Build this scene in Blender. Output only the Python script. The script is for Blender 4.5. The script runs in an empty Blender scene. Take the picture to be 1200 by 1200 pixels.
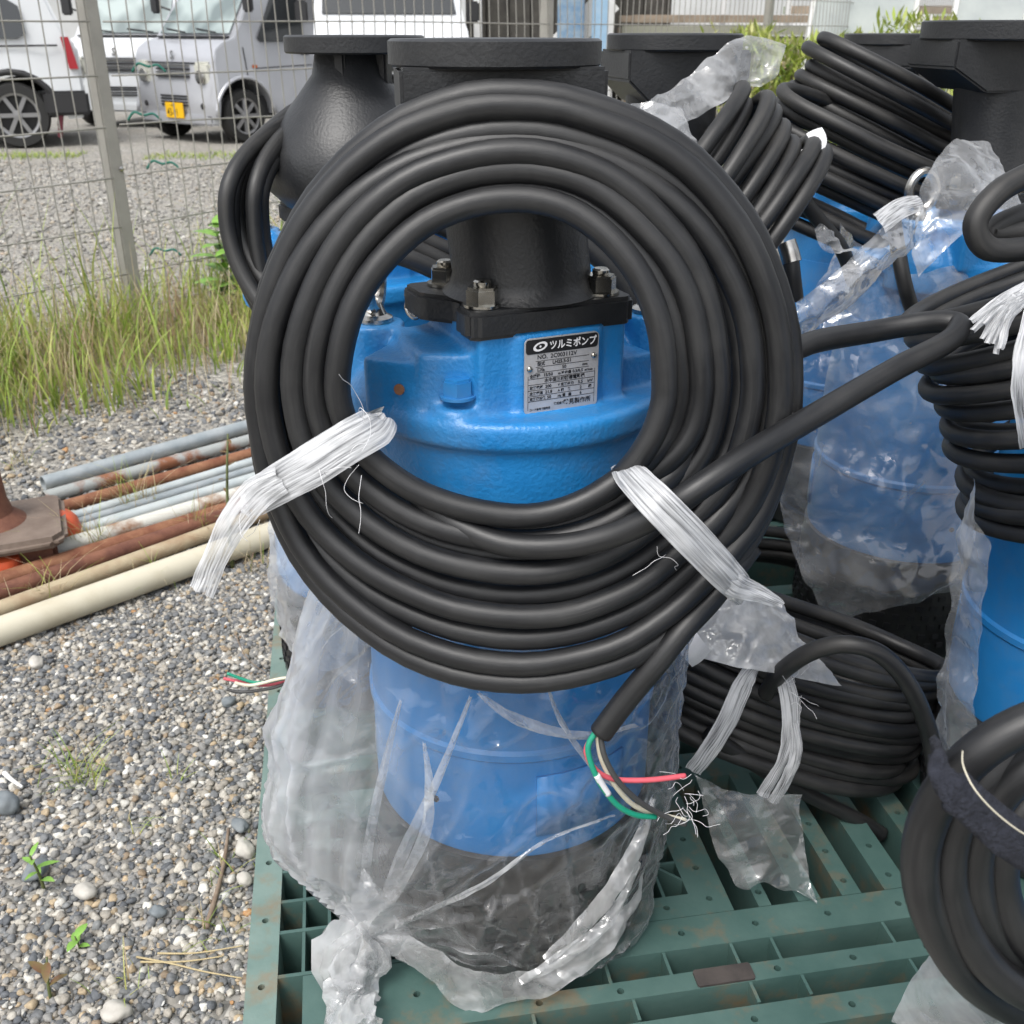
import bpy, bmesh, math, random
import numpy as np
from mathutils import Vector, Matrix, noise
random.seed(7); RNG = np.random.default_rng(7)
S = bpy.context.scene
COL = S.collection
R = math.radians

# ------------------------------------------------------------ camera, world, sun, exposure
FPX, PITCH, HC = 1202.0, R(25.2), 1.17
cam_d = bpy.data.cameras.new('camera'); cam = bpy.data.objects.new('camera', cam_d); COL.objects.link(cam)
cam.location = (0, 0, HC); cam.rotation_euler = (R(90) - PITCH, 0, 0)
cam_d.sensor_width = 36; cam_d.lens = 36 * FPX / 1200; cam_d.clip_start = .02; cam_d.clip_end = 500
cam_d.dof.use_dof = True; cam_d.dof.focus_distance = 1.0; cam_d.dof.aperture_fstop = 16
S.camera = cam
W = bpy.data.worlds.new('World'); S.world = W; W.use_nodes = True
wn = W.node_tree.nodes; wl = W.node_tree.links
bg = wn['Background']; bg.inputs[1].default_value = .15
sky = wn.new('ShaderNodeTexSky'); sky.sky_type = 'NISHITA'; sky.sun_disc = False
SUN_EL, SUN_AZ = R(58), R(208)
sky.sun_elevation = SUN_EL; sky.sun_rotation = SUN_AZ; sky.air_density = 1.2; sky.dust_density = 4.0; sky.ozone_density = 1.0
hs = wn.new('ShaderNodeHueSaturation'); hs.inputs['Saturation'].default_value = .22
wl.new(sky.outputs[0], hs.inputs['Color']); wl.new(hs.outputs[0], bg.inputs[0])
sd = bpy.data.lights.new('sun', 'SUN'); sd.energy = 1.2; sd.angle = R(22); sd.color = (1, .97, .93)
sun = bpy.data.objects.new('sun', sd); COL.objects.link(sun)
sdir = Vector((math.sin(SUN_AZ) * math.cos(SUN_EL), math.cos(SUN_AZ) * math.cos(SUN_EL), math.sin(SUN_EL)))
sun.rotation_euler = sdir.to_track_quat('Z', 'Y').to_euler()
S.view_settings.view_transform = 'Standard'; S.view_settings.look = 'None'
S.view_settings.exposure = .72; S.view_settings.gamma = 1
S.render.engine = 'CYCLES'
S.cycles.use_denoising = True
S.cycles.transparent_max_bounces = 14; S.cycles.max_bounces = 6; S.cycles.diffuse_bounces = 3; S.cycles.glossy_bounces = 3

# ------------------------------------------------------------ geometry helpers
CP, SP = math.cos(PITCH), math.sin(PITCH)
def ray(x, y):
    u = (x - 600) / FPX; v = (600 - y) / FPX
    return Vector((u, CP + v * SP, -SP + v * CP))
def at(x, y, Y):                      # point of the photo at a chosen distance Y (metres)
    d = ray(x, y); t = Y / d.y
    return Vector((d.x * t, Y, HC + d.z * t))
def atz(x, y, Z):                     # point of the photo on a level Z
    d = ray(x, y); t = (Z - HC) / d.z
    return Vector((d.x * t, d.y * t, Z))

def tag(o, label=None, cat=None, group=None, kind=None):
    if label: o['label'] = label
    if cat: o['category'] = cat
    if group: o['group'] = group
    if kind: o['kind'] = kind
    return o
def empty(name, loc=(0, 0, 0), rz=0, label=None, cat=None, group=None):
    o = bpy.data.objects.new(name, None); COL.objects.link(o)
    o.location = loc; o.rotation_euler = (0, 0, rz); o.empty_display_size = .05
    return tag(o, label, cat, group)
class MB:
    def __init__(s): s.v = []; s.f = []; s.uv = None
    def add(s, vs, fs):
        n = len(s.v); s.v += [tuple(v) for v in vs]; s.f += [tuple(i + n for i in f) for f in fs]; return s
    def mesh(s, name, smooth=35):
        me = bpy.data.meshes.new(name); me.from_pydata(s.v, [], s.f); me.update()
        if s.uv:
            ul = me.uv_layers.new(name='UVMap'); vi = np.empty(len(me.loops), dtype=np.int32)
            me.loops.foreach_get('vertex_index', vi)
            ul.data.foreach_set('uv', np.array(s.uv, dtype=np.float32)[vi].ravel())
        if smooth:
            me.shade_smooth()
            if smooth < 180: me.set_sharp_from_angle(angle=R(smooth))
        return me
    def build(s, name, mat, parent=None, smooth=35, bevel=0, seg=2):
        me = s.mesh(name, 0 if bevel else smooth)
        if bevel:
            bm = bmesh.new(); bm.from_mesh(me)
            es = [e for e in bm.edges if len(e.link_faces) == 2 and e.calc_face_angle(0) > R(28)]
            bmesh.ops.bevel(bm, geom=es, offset=bevel, segments=seg, affect='EDGES', clamp_overlap=True)
            bm.to_mesh(me); bm.free(); me.shade_smooth(); me.set_sharp_from_angle(angle=R(smooth or 35))
        return obj(name, me, mat, parent)
def obj(name, me, mat, parent=None):
    o = bpy.data.objects.new(name, me); COL.objects.link(o)
    if mat is not None and not me.materials: me.materials.append(mat)
    if parent is not None: o.parent = parent
    return o

def rot2(a): return Matrix.Rotation(a, 3, 'Z')
def box(c, s, rz=0, M=None):
    c = Vector(c); hx, hy, hz = s[0] / 2, s[1] / 2, s[2] / 2
    m = M or rot2(rz)
    vs = [c + m @ Vector((x * hx, y * hy, z * hz)) for z in (-1, 1) for y in (-1, 1) for x in (-1, 1)]
    return vs, [(0, 2, 3, 1), (4, 5, 7, 6), (0, 1, 5, 4), (2, 6, 7, 3), (0, 4, 6, 2), (1, 3, 7, 5)]
def prism(poly, z0, z1, M=None, o=(0, 0, 0)):
    n = len(poly); m = M or Matrix.Identity(3); o = Vector(o)
    vs = [o + m @ Vector((p[0], p[1], z0)) for p in poly] + [o + m @ Vector((p[0], p[1], z1)) for p in poly]
    fs = [tuple(range(n - 1, -1, -1)), tuple(range(n, 2 * n))] + [(i, (i + 1) % n, n + (i + 1) % n, n + i) for i in range(n)]
    return vs, fs
def ngon(n, r, a0=0): return [(r * math.cos(a0 + 2 * math.pi * i / n), r * math.sin(a0 + 2 * math.pi * i / n)) for i in range(n)]
def lathe(prof, seg=48, c=(0, 0, 0), M=None, caps=True):          # prof: (r, z) from bottom to top
    m = M or Matrix.Identity(3); c = Vector(c); vs = []; fs = []
    for r, z in prof:
        for i in range(seg):
            a = 2 * math.pi * i / seg; vs.append(c + m @ Vector((r * math.cos(a), r * math.sin(a), z)))
    for k in range(len(prof) - 1):
        for i in range(seg):
            j = (i + 1) % seg
            fs.append((k * seg + i, k * seg + j, (k + 1) * seg + j, (k + 1) * seg + i))
    if not caps: return vs, fs
    if prof[0][0] > 1e-4: fs.append(tuple(range(seg - 1, -1, -1)))
    if prof[-1][0] > 1e-4: fs.append(tuple((len(prof) - 1) * seg + i for i in range(seg)))
    return vs, fs
def cr(P, n=8, closed=False):                           # Catmull-Rom
    P = np.array([tuple(p) for p in P], float); N = len(P); out = []
    segs = N if closed else N - 1
    for i in range(segs):
        if closed: p0, p1, p2, p3 = P[(i - 1) % N], P[i], P[(i + 1) % N], P[(i + 2) % N]
        else: p0, p1, p2, p3 = P[max(i - 1, 0)], P[i], P[i + 1], P[min(i + 2, N - 1)]
        for k in range(n):
            t = k / n
            out.append(.5 * (2 * p1 + (p2 - p0) * t + (2 * p0 - 5 * p1 + 4 * p2 - p3) * t * t + (3 * p1 - p0 - 3 * p2 + p3) * t ** 3))
    if not closed: out.append(P[-1])
    return np.array(out)
def tube(P, r, seg=10, closed=False):
    P = np.array([tuple(p) for p in P], float); N = len(P)
    rr = np.broadcast_to(np.array(r, float), (N,))
    if closed: T = np.roll(P, -1, 0) - np.roll(P, 1, 0)
    else: T = np.gradient(P, axis=0)
    T /= np.linalg.norm(T, axis=1)[:, None] + 1e-12
    nrm = np.cross(T[0], [.3, .2, .93]); 
    if np.linalg.norm(nrm) < .1: nrm = np.cross(T[0], [1, 0, 0])
    nrm /= np.linalg.norm(nrm); vs = np.empty((N, seg, 3)); ang = np.arange(seg) * 2 * math.pi / seg
    for i in range(N):
        nrm = nrm - T[i] * nrm.dot(T[i]); nrm /= np.linalg.norm(nrm) + 1e-12
        b = np.cross(T[i], nrm)
        vs[i] = P[i] + rr[i] * (np.cos(ang)[:, None] * nrm + np.sin(ang)[:, None] * b)
    fs = []
    for i in range(N if closed else N - 1):
        k = (i + 1) % N
        for j in range(seg):
            l = (j + 1) % seg
            fs.append((i * seg + j, i * seg + l, k * seg + l, k * seg + j))
    if not closed: fs += [tuple(range(seg - 1, -1, -1)), tuple((N - 1) * seg + j for j in range(seg))]
    return vs.reshape(-1, 3), fs
def cable(P, r, seg=14):                                 # tube with UV: around (mirrored) and metres along
    P = np.array([tuple(p) for p in P], float); b = MB().add(*tube(P, r, seg))
    ln = np.concatenate([[0], np.cumsum(np.linalg.norm(np.diff(P, axis=0), axis=1))])
    b.uv = [(abs(j / seg - .5) * 2, ln[i]) for i in range(len(P)) for j in range(seg)]; return b
def rod(a, b, r, seg=8): return tube([a, (Vector(a) + Vector(b)) / 2, b], r, seg)

# ------------------------------------------------------------ materials
def mat(name, base, rough=.5, metal=0, var=0, var_scale=20, col2=None, bump=0, bump_scale=60, spec=.5, coords='Object', contrast=(.35, .65), detail=6, coat=0, rvar=0):
    m = bpy.data.materials.new(name); m.use_nodes = True
    n = m.node_tree.nodes; l = m.node_tree.links; p = n['Principled BSDF']
    p.inputs['Base Color'].default_value = (*base, 1); p.inputs['Roughness'].default_value = rough
    p.inputs['Metallic'].default_value = metal; p.inputs['Specular IOR Level'].default_value = spec
    p.inputs['Coat Weight'].default_value = coat
    tc = n.new('ShaderNodeTexCoord')
    if col2 is not None:
        nz = n.new('ShaderNodeTexNoise'); nz.inputs['Scale'].default_value = var_scale; nz.inputs['Detail'].default_value = detail
        nz.inputs['Roughness'].default_value = .62
        l.new(tc.outputs[coords], nz.inputs['Vector'])
        rp = n.new('ShaderNodeValToRGB'); rp.color_ramp.elements[0].position = contrast[0]; rp.color_ramp.elements[1].position = contrast[1]
        rp.color_ramp.elements[0].color = (*base, 1); rp.color_ramp.elements[1].color = (*col2, 1)
        l.new(nz.outputs['Fac'], rp.inputs['Fac']); l.new(rp.outputs[0], p.inputs['Base Color'])
        if rvar:
            mr = n.new('ShaderNodeMapRange'); mr.inputs[3].default_value = rough; mr.inputs[4].default_value = rough + rvar
            l.new(rp.outputs[0], mr.inputs[0]) if False else l.new(nz.outputs['Fac'], mr.inputs[0]); l.new(mr.outputs[0], p.inputs['Roughness'])
    if bump:
        nb = n.new('ShaderNodeTexNoise'); nb.inputs['Scale'].default_value = bump_scale; nb.inputs['Detail'].default_value = 5
        l.new(tc.outputs[coords], nb.inputs['Vector'])
        bp = n.new('ShaderNodeBump'); bp.inputs['Strength'].default_value = bump; bp.inputs['Distance'].default_value = .004
        l.new(nb.outputs['Fac'], bp.inputs['Height']); l.new(bp.outputs[0], p.inputs['Normal'])
    return m
M = {}
M['blue'] = mat('blue_paint', (.012, .175, .47), .36, col2=(.02, .21, .52), var_scale=6, bump=.06, bump_scale=90)
M['blue_cast'] = mat('blue_cast_paint', (.012, .18, .47), .34, col2=(.024, .22, .53), var_scale=8, bump=.28, bump_scale=230)
M['black_cast'] = mat('black_cast_paint', (.010, .011, .013), .42, col2=(.022, .023, .025), var_scale=9, bump=.16, bump_scale=260)
M['black_base'] = mat('black_strainer_paint', (.008, .008, .009), .35, col2=(.02, .02, .02), var_scale=12, bump=.1, bump_scale=80)
def rubber(name, base, dust, lo, hi, rough):
    m = bpy.data.materials.new(name); m.use_nodes = True
    n = m.node_tree.nodes; l = m.node_tree.links; p = n['Principled BSDF']; p.inputs['Specular IOR Level'].default_value = .5
    uv = n.new('ShaderNodeUVMap'); tc = n.new('ShaderNodeTexCoord')
    def nz(src, sc3, det, dist=0):
        mp = n.new('ShaderNodeMapping'); mp.inputs['Scale'].default_value = sc3; l.new(src, mp.inputs[0])
        q = n.new('ShaderNodeTexNoise'); q.inputs['Scale'].default_value = 1; q.inputs['Detail'].default_value = det; q.inputs['Roughness'].default_value = .65; q.inputs['Distortion'].default_value = dist
        l.new(mp.outputs[0], q.inputs[0]); return q.outputs['Fac']
    streak = nz(uv.outputs[0], (5, 7, 1), 6, .4); patch = nz(tc.outputs['Object'], (8, 8, 8), 5); fine = nz(uv.outputs[0], (30, 160, 1), 3)
    ad = n.new('ShaderNodeMath'); ad.operation = 'ADD'; l.new(streak, ad.inputs[0]); l.new(patch, ad.inputs[1])
    rp = n.new('ShaderNodeValToRGB'); rp.color_ramp.elements[0].position = lo; rp.color_ramp.elements[1].position = hi
    hf = n.new('ShaderNodeMath'); hf.operation = 'MULTIPLY'; hf.inputs[1].default_value = .5; l.new(ad.outputs[0], hf.inputs[0]); l.new(hf.outputs[0], rp.inputs[0])
    rp.color_ramp.elements[0].color = (*base, 1); rp.color_ramp.elements[1].color = (*dust, 1)
    # pale scuffs running along the jacket
    sc_ = nz(uv.outputs[0], (16, 3.0, 1), 4); r2 = n.new('ShaderNodeValToRGB'); r2.color_ramp.elements[0].position = .66; r2.color_ramp.elements[1].position = .74; l.new(sc_, r2.inputs[0])
    mu = n.new('ShaderNodeMath'); mu.operation = 'MULTIPLY'; mu.inputs[1].default_value = .40; l.new(r2.outputs[0], mu.inputs[0])
    mx = n.new('ShaderNodeMixRGB'); mx.inputs['Color2'].default_value = (.095, .092, .086, 1); l.new(mu.outputs[0], mx.inputs[0]); l.new(rp.outputs[0], mx.inputs['Color1']); l.new(mx.outputs[0], p.inputs['Base Color'])
    mr = n.new('ShaderNodeMapRange'); mr.inputs[1].default_value = lo; mr.inputs[2].default_value = hi; mr.inputs[3].default_value = rough; mr.inputs[4].default_value = rough + .25; l.new(hf.outputs[0], mr.inputs[0]); l.new(mr.outputs[0], p.inputs['Roughness'])
    bp = n.new('ShaderNodeBump'); bp.inputs['Strength'].default_value = .12; bp.inputs['Distance'].default_value = .001; l.new(fine, bp.inputs['Height']); l.new(bp.outputs[0], p.inputs['Normal'])
    return m
M['rubber'] = rubber('rubber_cable', (.010, .0105, .012), (.036, .036, .036), .46, .72, .42)
M['rubber_dusty'] = rubber('dusty_rubber_cable', (.011, .0115, .0125), (.045, .043, .040), .44, .70, .44)
M['steel'] = mat('zinc_plated_steel', (.56, .55, .53), .26, 1, col2=(.40, .38, .35), var_scale=60, bump=.05, bump_scale=200)
M['stainless'] = mat('stainless_steel', (.50, .49, .46), .22, 1, col2=(.34, .32, .28), var_scale=70)
M['plate_metal'] = mat('nameplate_aluminium', (.46, .46, .48), .42, .25, col2=(.38, .38, .39), var_scale=70)
M['ink'] = mat('black_ink', (.012, .012, .014), .45)
M['print_white'] = mat('white_print', (.72, .72, .74), .4)
M['pallet'] = mat('green_pallet_plastic', (.042, .092, .082), .52, col2=(.080, .140, .125), var_scale=9, contrast=(.3, .75), bump=.12, bump_scale=120)
def pallet_dirty(m):
    n = m.node_tree.nodes; l = m.node_tree.links; p = n['Principled BSDF']
    src = p.inputs['Base Color'].links[0].from_socket
    g = n.new('ShaderNodeNewGeometry')
    nz = n.new('ShaderNodeTexNoise'); nz.inputs['Scale'].default_value = 11; nz.inputs['Detail'].default_value = 7; nz.inputs['Roughness'].default_value = .7
    l.new(g.outputs['Position'], nz.inputs['Vector'])
    rp = n.new('ShaderNodeValToRGB'); rp.color_ramp.elements[0].position = .53; rp.color_ramp.elements[1].position = .72
    l.new(nz.outputs['Fac'], rp.inputs['Fac'])
    mx = n.new('ShaderNodeMixRGB'); mx.inputs['Color2'].default_value = (.24, .115, .035, 1)
    mu = n.new('ShaderNodeMath'); mu.operation = 'MULTIPLY'; mu.inputs[1].default_value = .62
    l.new(rp.outputs[0], mu.inputs[0]); l.new(mu.outputs[0], mx.inputs['Fac']); l.new(src, mx.inputs['Color1']); l.new(mx.outputs[0], p.inputs['Base Color'])
pallet_dirty(M['pallet'])
def add_dirt(m, color, scale, lo, hi, fac):
    n = m.node_tree.nodes; l = m.node_tree.links; p = n['Principled BSDF']; i = p.inputs['Base Color']
    g = n.new('ShaderNodeNewGeometry'); nz = n.new('ShaderNodeTexNoise'); nz.inputs['Scale'].default_value = scale; nz.inputs['Detail'].default_value = 8; nz.inputs['Roughness'].default_value = .72
    l.new(g.outputs['Position'], nz.inputs[0]); rp = n.new('ShaderNodeValToRGB'); rp.color_ramp.elements[0].position = lo; rp.color_ramp.elements[1].position = hi; l.new(nz.outputs['Fac'], rp.inputs[0])
    mu = n.new('ShaderNodeMath'); mu.operation = 'MULTIPLY'; mu.inputs[1].default_value = fac; l.new(rp.outputs[0], mu.inputs[0])
    mx = n.new('ShaderNodeMixRGB'); mx.inputs['Color2'].default_value = (*color, 1); mx.inputs['Color1'].default_value = i.default_value
    if i.links: l.new(i.links[0].from_socket, mx.inputs['Color1'])
    l.new(mu.outputs[0], mx.inputs[0]); l.new(mx.outputs[0], i)
for k_ in ('blue', 'blue_cast'):
    add_dirt(M[k_], (.20, .19, .17), 9, .50, .78, .32); add_dirt(M[k_], (.05, .035, .025), 55, .70, .74, .75)
add_dirt(M['black_cast'], (.08, .078, .074), 10, .52, .85, .25); add_dirt(M['black_cast'], (.08, .03, .018), 40, .70, .76, .6)
M['pallet_pale'] = mat('weathered_pallet_edge', (.12, .19, .17), .62, col2=(.17, .24, .215), var_scale=14, bump=.15, bump_scale=90); pallet_dirty(M['pallet_pale'])
M['rust'] = mat('rust', (.16, .055, .028), .8, col2=(.30, .15, .08), var_scale=18, bump=.35, bump_scale=120)
M['rust_dark'] = mat('dark_rust', (.10, .036, .024), .82, col2=(.20, .085, .05), var_scale=16, bump=.35, bump_scale=120)
M['galv'] = mat('galvanised_steel', (.30, .34, .36), .45, .35, col2=(.42, .45, .46), var_scale=14, bump=.1, bump_scale=100)
M['galv_pale'] = mat('pale_galvanised_steel', (.42, .47, .48), .5, .25, col2=(.55, .58, .57), var_scale=12, bump=.1, bump_scale=100)
M['galv_rust'] = mat('galvanised_steel_rusting', (.34, .36, .35), .6, .2, col2=(.24, .10, .05), var_scale=7, contrast=(.46, .56), bump=.25, bump_scale=100)
M['white_rust'] = mat('white_paint_rusting', (.55, .55, .50), .6, 0, col2=(.23, .11, .05), var_scale=5, contrast=(.50, .60), bump=.25, bump_scale=100)
M['tan_pipe'] = mat('tan_stained_pipe', (.40, .33, .22), .65, 0, col2=(.26, .15, .08), var_scale=8, contrast=(.45, .72), bump=.2, bump_scale=90)
M['cream'] = mat('cream_pvc', (.56, .52, .41), .5, 0, col2=(.44, .39, .28), var_scale=6, contrast=(.45, .72), bump=.05, bump_scale=60)
M['white_paint'] = mat('white_paint', (.72, .72, .72), .45, col2=(.62, .62, .60), var_scale=3)
M['orange'] = mat('orange_plastic', (.62, .10, .03), .45, col2=(.45, .075, .03), var_scale=15)
M['fence'] = mat('fence_paint', (.27, .26, .235), .5, col2=(.32, .31, .28), var_scale=10)
M['soil'] = None
M['leaf'] = mat('leaf', (.15, .32, .05), .5, col2=(.24, .42, .08), var_scale=30)
M['leaf_red'] = mat('reddish_leaf', (.16, .07, .04), .5, col2=(.12, .12, .03), var_scale=30)
M['stem'] = mat('stem', (.10, .12, .04), .6)
M['twig'] = mat('dry_twig', (.17, .12, .085), .8, col2=(.26, .20, .15), var_scale=40, bump=.3)
M['straw'] = mat('dry_straw', (.42, .34, .19), .7)
M['wood'] = mat('weathered_timber', (.30, .24, .18), .8, col2=(.20, .16, .12), var_scale=9, bump=.3)
M['tyre'] = mat('tyre_rubber', (.018, .018, .018), .7, bump=.1, bump_scale=40)
M['dark_trim'] = mat('dark_plastic_trim', (.02, .02, .022), .55)
M['alloy'] = mat('wheel_alloy', (.34, .34, .35), .35, .7)
M['car_silver'] = mat('silver_car_paint', (.42, .43, .46), .3, .35, col2=(.45, .46, .49), var_scale=3, coat=.5)
M['car_white'] = mat('white_car_paint', (.62, .64, .66), .3, 0, col2=(.58, .60, .62), var_scale=2, coat=.5)
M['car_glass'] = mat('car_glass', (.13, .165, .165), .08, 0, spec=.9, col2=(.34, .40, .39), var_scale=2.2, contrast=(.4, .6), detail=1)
M['car_glass_dark'] = mat('dark_car_glass', (.025, .028, .03), .08, 0, spec=.9)
M['lamp'] = mat('headlamp_lens', (.62, .62, .56), .12, 0, spec=.8, col2=(.45, .45, .40), var_scale=12)
M['red_lamp'] = mat('tail_lamp_lens', (.30, .012, .02), .2)
M['maroon'] = mat('maroon_mudflap', (.10, .012, .022), .6)
M['yellow'] = mat('yellow_licence_plate', (.72, .42, .01), .5)
M['amber'] = mat('amber_lens', (.45, .11, .02), .3)
M['blue_steel'] = mat('pale_blue_steel', (.22, .36, .50), .5, col2=(.30, .42, .54), var_scale=8)
M['shed_dark'] = mat('dark_boards', (.035, .032, .028), .8, col2=(.07, .065, .055), var_scale=6)
M['panel_grey'] = mat('pale_panel', (.34, .37, .37), .18, col2=(.42, .45, .44), var_scale=3)
M['green_tape'] = mat('green_twine', (.02, .16, .12), .6)
M['wire_green'] = mat('green_core_insulation', (.01, .26, .16), .4)
M['wire_red'] = mat('pink_red_core_insulation', (.62, .10, .13), .45)
M['wire_white'] = mat('white_core_insulation', (.62, .58, .46), .5)
M['wire_black'] = mat('grey_core_insulation', (.05, .05, .05), .5)
M['tagpaper'] = mat('white_tag', (.68, .68, .70), .5, col2=(.60, .60, .63), var_scale=60)
M['velcro'] = mat('navy_fleece_strap', (.010, .012, .020), .95, col2=(.022, .025, .038), var_scale=200, bump=1.0, bump_scale=420)
M['dark_pad'] = mat('dark_rubber_pad', (.040, .034, .032), .7, col2=(.065, .055, .05), var_scale=40)
M['stone_grey'] = mat('grey_stone', (.13, .15, .165), .75, col2=(.20, .22, .23), var_scale=30, bump=.2)
M['stone_pale'] = mat('pale_stone', (.38, .36, .32), .8, col2=(.50, .48, .44), var_scale=30, bump=.25)

def film_mat(name, haze=.22, haze2=.6, tint=(.86, .87, .88), scale=9, rough=.16, edge=.7, crease=.35, attr=None, gain=2.1):
    """thin polythene: clear, milky where it is creased, more opaque where the sheet is seen edge-on, shiny"""
    m = bpy.data.materials.new(name); m.use_nodes = True
    n = m.node_tree.nodes; l = m.node_tree.links; n.clear()
    out = n.new('ShaderNodeOutputMaterial'); tc = n.new('ShaderNodeTexCoord'); V = tc.outputs['Object']
    tr = n.new('ShaderNodeBsdfTransparent'); tr.inputs[0].default_value = (.97, .975, .98, 1)
    df = n.new('ShaderNodeBsdfDiffuse'); df.inputs[0].default_value = (*tint, 1)
    tl = n.new('ShaderNodeBsdfTranslucent'); tl.inputs[0].default_value = (*tint, 1)
    md = n.new('ShaderNodeMixShader'); md.inputs[0].default_value = .5; l.new(df.outputs[0], md.inputs[1]); l.new(tl.outputs[0], md.inputs[2])
    nz = n.new('ShaderNodeTexNoise'); nz.inputs['Scale'].default_value = scale; nz.inputs['Detail'].default_value = 4; nz.inputs['Roughness'].default_value = .6
    nz.inputs['Distortion'].default_value = 1.8; l.new(V, nz.inputs['Vector'])
    mr = n.new('ShaderNodeMapRange'); mr.inputs[1].default_value = .42; mr.inputs[2].default_value = .75; mr.inputs[3].default_value = haze; mr.inputs[4].default_value = haze2
    l.new(nz.outputs['Fac'], mr.inputs[0])
    hz = mr.outputs[0]
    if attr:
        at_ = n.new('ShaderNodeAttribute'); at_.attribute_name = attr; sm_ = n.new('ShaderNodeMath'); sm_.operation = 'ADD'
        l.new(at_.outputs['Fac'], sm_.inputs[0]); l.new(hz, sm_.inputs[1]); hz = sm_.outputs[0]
    lw = n.new('ShaderNodeLayerWeight'); lw.inputs[0].default_value = .5
    pw = n.new('ShaderNodeMath'); pw.operation = 'POWER'; pw.inputs[1].default_value = 2.4; l.new(lw.outputs['Facing'], pw.inputs[0])
    mu = n.new('ShaderNodeMath'); mu.operation = 'MULTIPLY_ADD'; mu.use_clamp = True; mu.inputs[1].default_value = edge; l.new(pw.outputs[0], mu.inputs[0]); l.new(hz, mu.inputs[2])
    # crinkled film: small flat facets, each tilted its own way
    dn = n.new('ShaderNodeTexNoise'); dn.inputs['Scale'].default_value = scale * 1.3; dn.inputs['Detail'].default_value = 2; l.new(V, dn.inputs['Vector'])
    dv = n.new('ShaderNodeVectorMath'); dv.operation = 'MULTIPLY_ADD'; dv.inputs[1].default_value = (.22, .22, .22); l.new(dn.outputs['Color'], dv.inputs[0]); l.new(V, dv.inputs[2])
    ge = n.new('ShaderNodeNewGeometry'); nsum = ge.outputs['Normal']
    for sc_, k_ in ((scale * 2.2, crease), (scale * 5.5, crease * .45)):
        vo = n.new('ShaderNodeTexVoronoi'); vo.inputs['Scale'].default_value = sc_; l.new(dv.outputs[0], vo.inputs['Vector'])
        sb_ = n.new('ShaderNodeVectorMath'); sb_.operation = 'SUBTRACT'; sb_.inputs[1].default_value = (.5, .5, .5); l.new(vo.outputs['Color'], sb_.inputs[0])
        ma = n.new('ShaderNodeVectorMath'); ma.operation = 'MULTIPLY_ADD'; ma.inputs[1].default_value = (k_, k_, k_); l.new(sb_.outputs[0], ma.inputs[0]); l.new(nsum, ma.inputs[2]); nsum = ma.outputs[0]
    bp = n.new('ShaderNodeVectorMath'); bp.operation = 'NORMALIZE'; l.new(nsum, bp.inputs[0])
    gl = n.new('ShaderNodeBsdfGlossy'); gl.inputs['Roughness'].default_value = rough; l.new(bp.outputs[0], gl.inputs['Normal'])
    fr = n.new('ShaderNodeFresnel'); fr.inputs[0].default_value = 1.52; l.new(bp.outputs[0], fr.inputs['Normal'])
    fm = n.new('ShaderNodeMath'); fm.operation = 'MULTIPLY'; fm.inputs[1].default_value = gain; fm.use_clamp = True; l.new(fr.outputs[0], fm.inputs[0])
    fl_ = n.new('ShaderNodeMath'); fl_.operation = 'MINIMUM'; fl_.inputs[1].default_value = .42; l.new(fm.outputs[0], fl_.inputs[0])
    m1 = n.new('ShaderNodeMixShader'); l.new(mu.outputs[0], m1.inputs[0]); l.new(tr.outputs[0], m1.inputs[1]); l.new(md.outputs[0], m1.inputs[2])
    m2 = n.new('ShaderNodeMixShader'); l.new(fl_.outputs[0], m2.inputs[0]); l.new(m1.outputs[0], m2.inputs[1]); l.new(gl.outputs[0], m2.inputs[2])
    l.new(m2.outputs[0], out.inputs[0])
    return m
M['film'] = film_mat('clear_polythene', .12, .42, scale=5, rough=.10, crease=.6, gain=2.2)
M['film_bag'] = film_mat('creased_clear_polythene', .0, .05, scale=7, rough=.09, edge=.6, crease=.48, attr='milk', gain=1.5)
M['film_milky'] = film_mat('milky_polythene', .25, .60, scale=9, rough=.12, crease=.6, gain=2.4)
M['film_white'] = film_mat('crumpled_white_polythene', .50, .85, scale=14, rough=.16, crease=.5)
def twine_mat(name, op=.82):
    m = bpy.data.materials.new(name); m.use_nodes = True
    n = m.node_tree.nodes; l = m.node_tree.links; p = n['Principled BSDF']
    uv = n.new('ShaderNodeUVMap'); mp = n.new('ShaderNodeMapping'); mp.inputs['Scale'].default_value = (15, 1.2, 1); l.new(uv.outputs[0], mp.inputs[0])
    nz = n.new('ShaderNodeTexNoise'); nz.inputs['Scale'].default_value = 1; nz.inputs['Detail'].default_value = 5; l.new(mp.outputs[0], nz.inputs[0])
    rp = n.new('ShaderNodeValToRGB'); rp.color_ramp.elements[0].position = .32; rp.color_ramp.elements[1].position = .66
    rp.color_ramp.elements[0].color = (.34, .35, .365, 1); rp.color_ramp.elements[1].color = (.66, .67, .69, 1)
    l.new(nz.outputs['Fac'], rp.inputs[0]); l.new(rp.outputs[0], p.inputs['Base Color'])
    mr = n.new('ShaderNodeMapRange'); mr.inputs[1].default_value = .3; mr.inputs[2].default_value = .55; mr.inputs[3].default_value = op - .35; mr.inputs[4].default_value = min(1, op + .12)
    l.new(nz.outputs['Fac'], mr.inputs[0]); l.new(mr.outputs[0], p.inputs['Alpha'])
    p.inputs['Roughness'].default_value = .35
    bp = n.new('ShaderNodeBump'); bp.inputs['Strength'].default_value = .6; bp.inputs['Distance'].default_value = .002; l.new(nz.outputs['Fac'], bp.inputs['Height']); l.new(bp.outputs[0], p.inputs['Normal'])
    return m
M['twine'] = twine_mat('white_flat_twine', .74)
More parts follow.
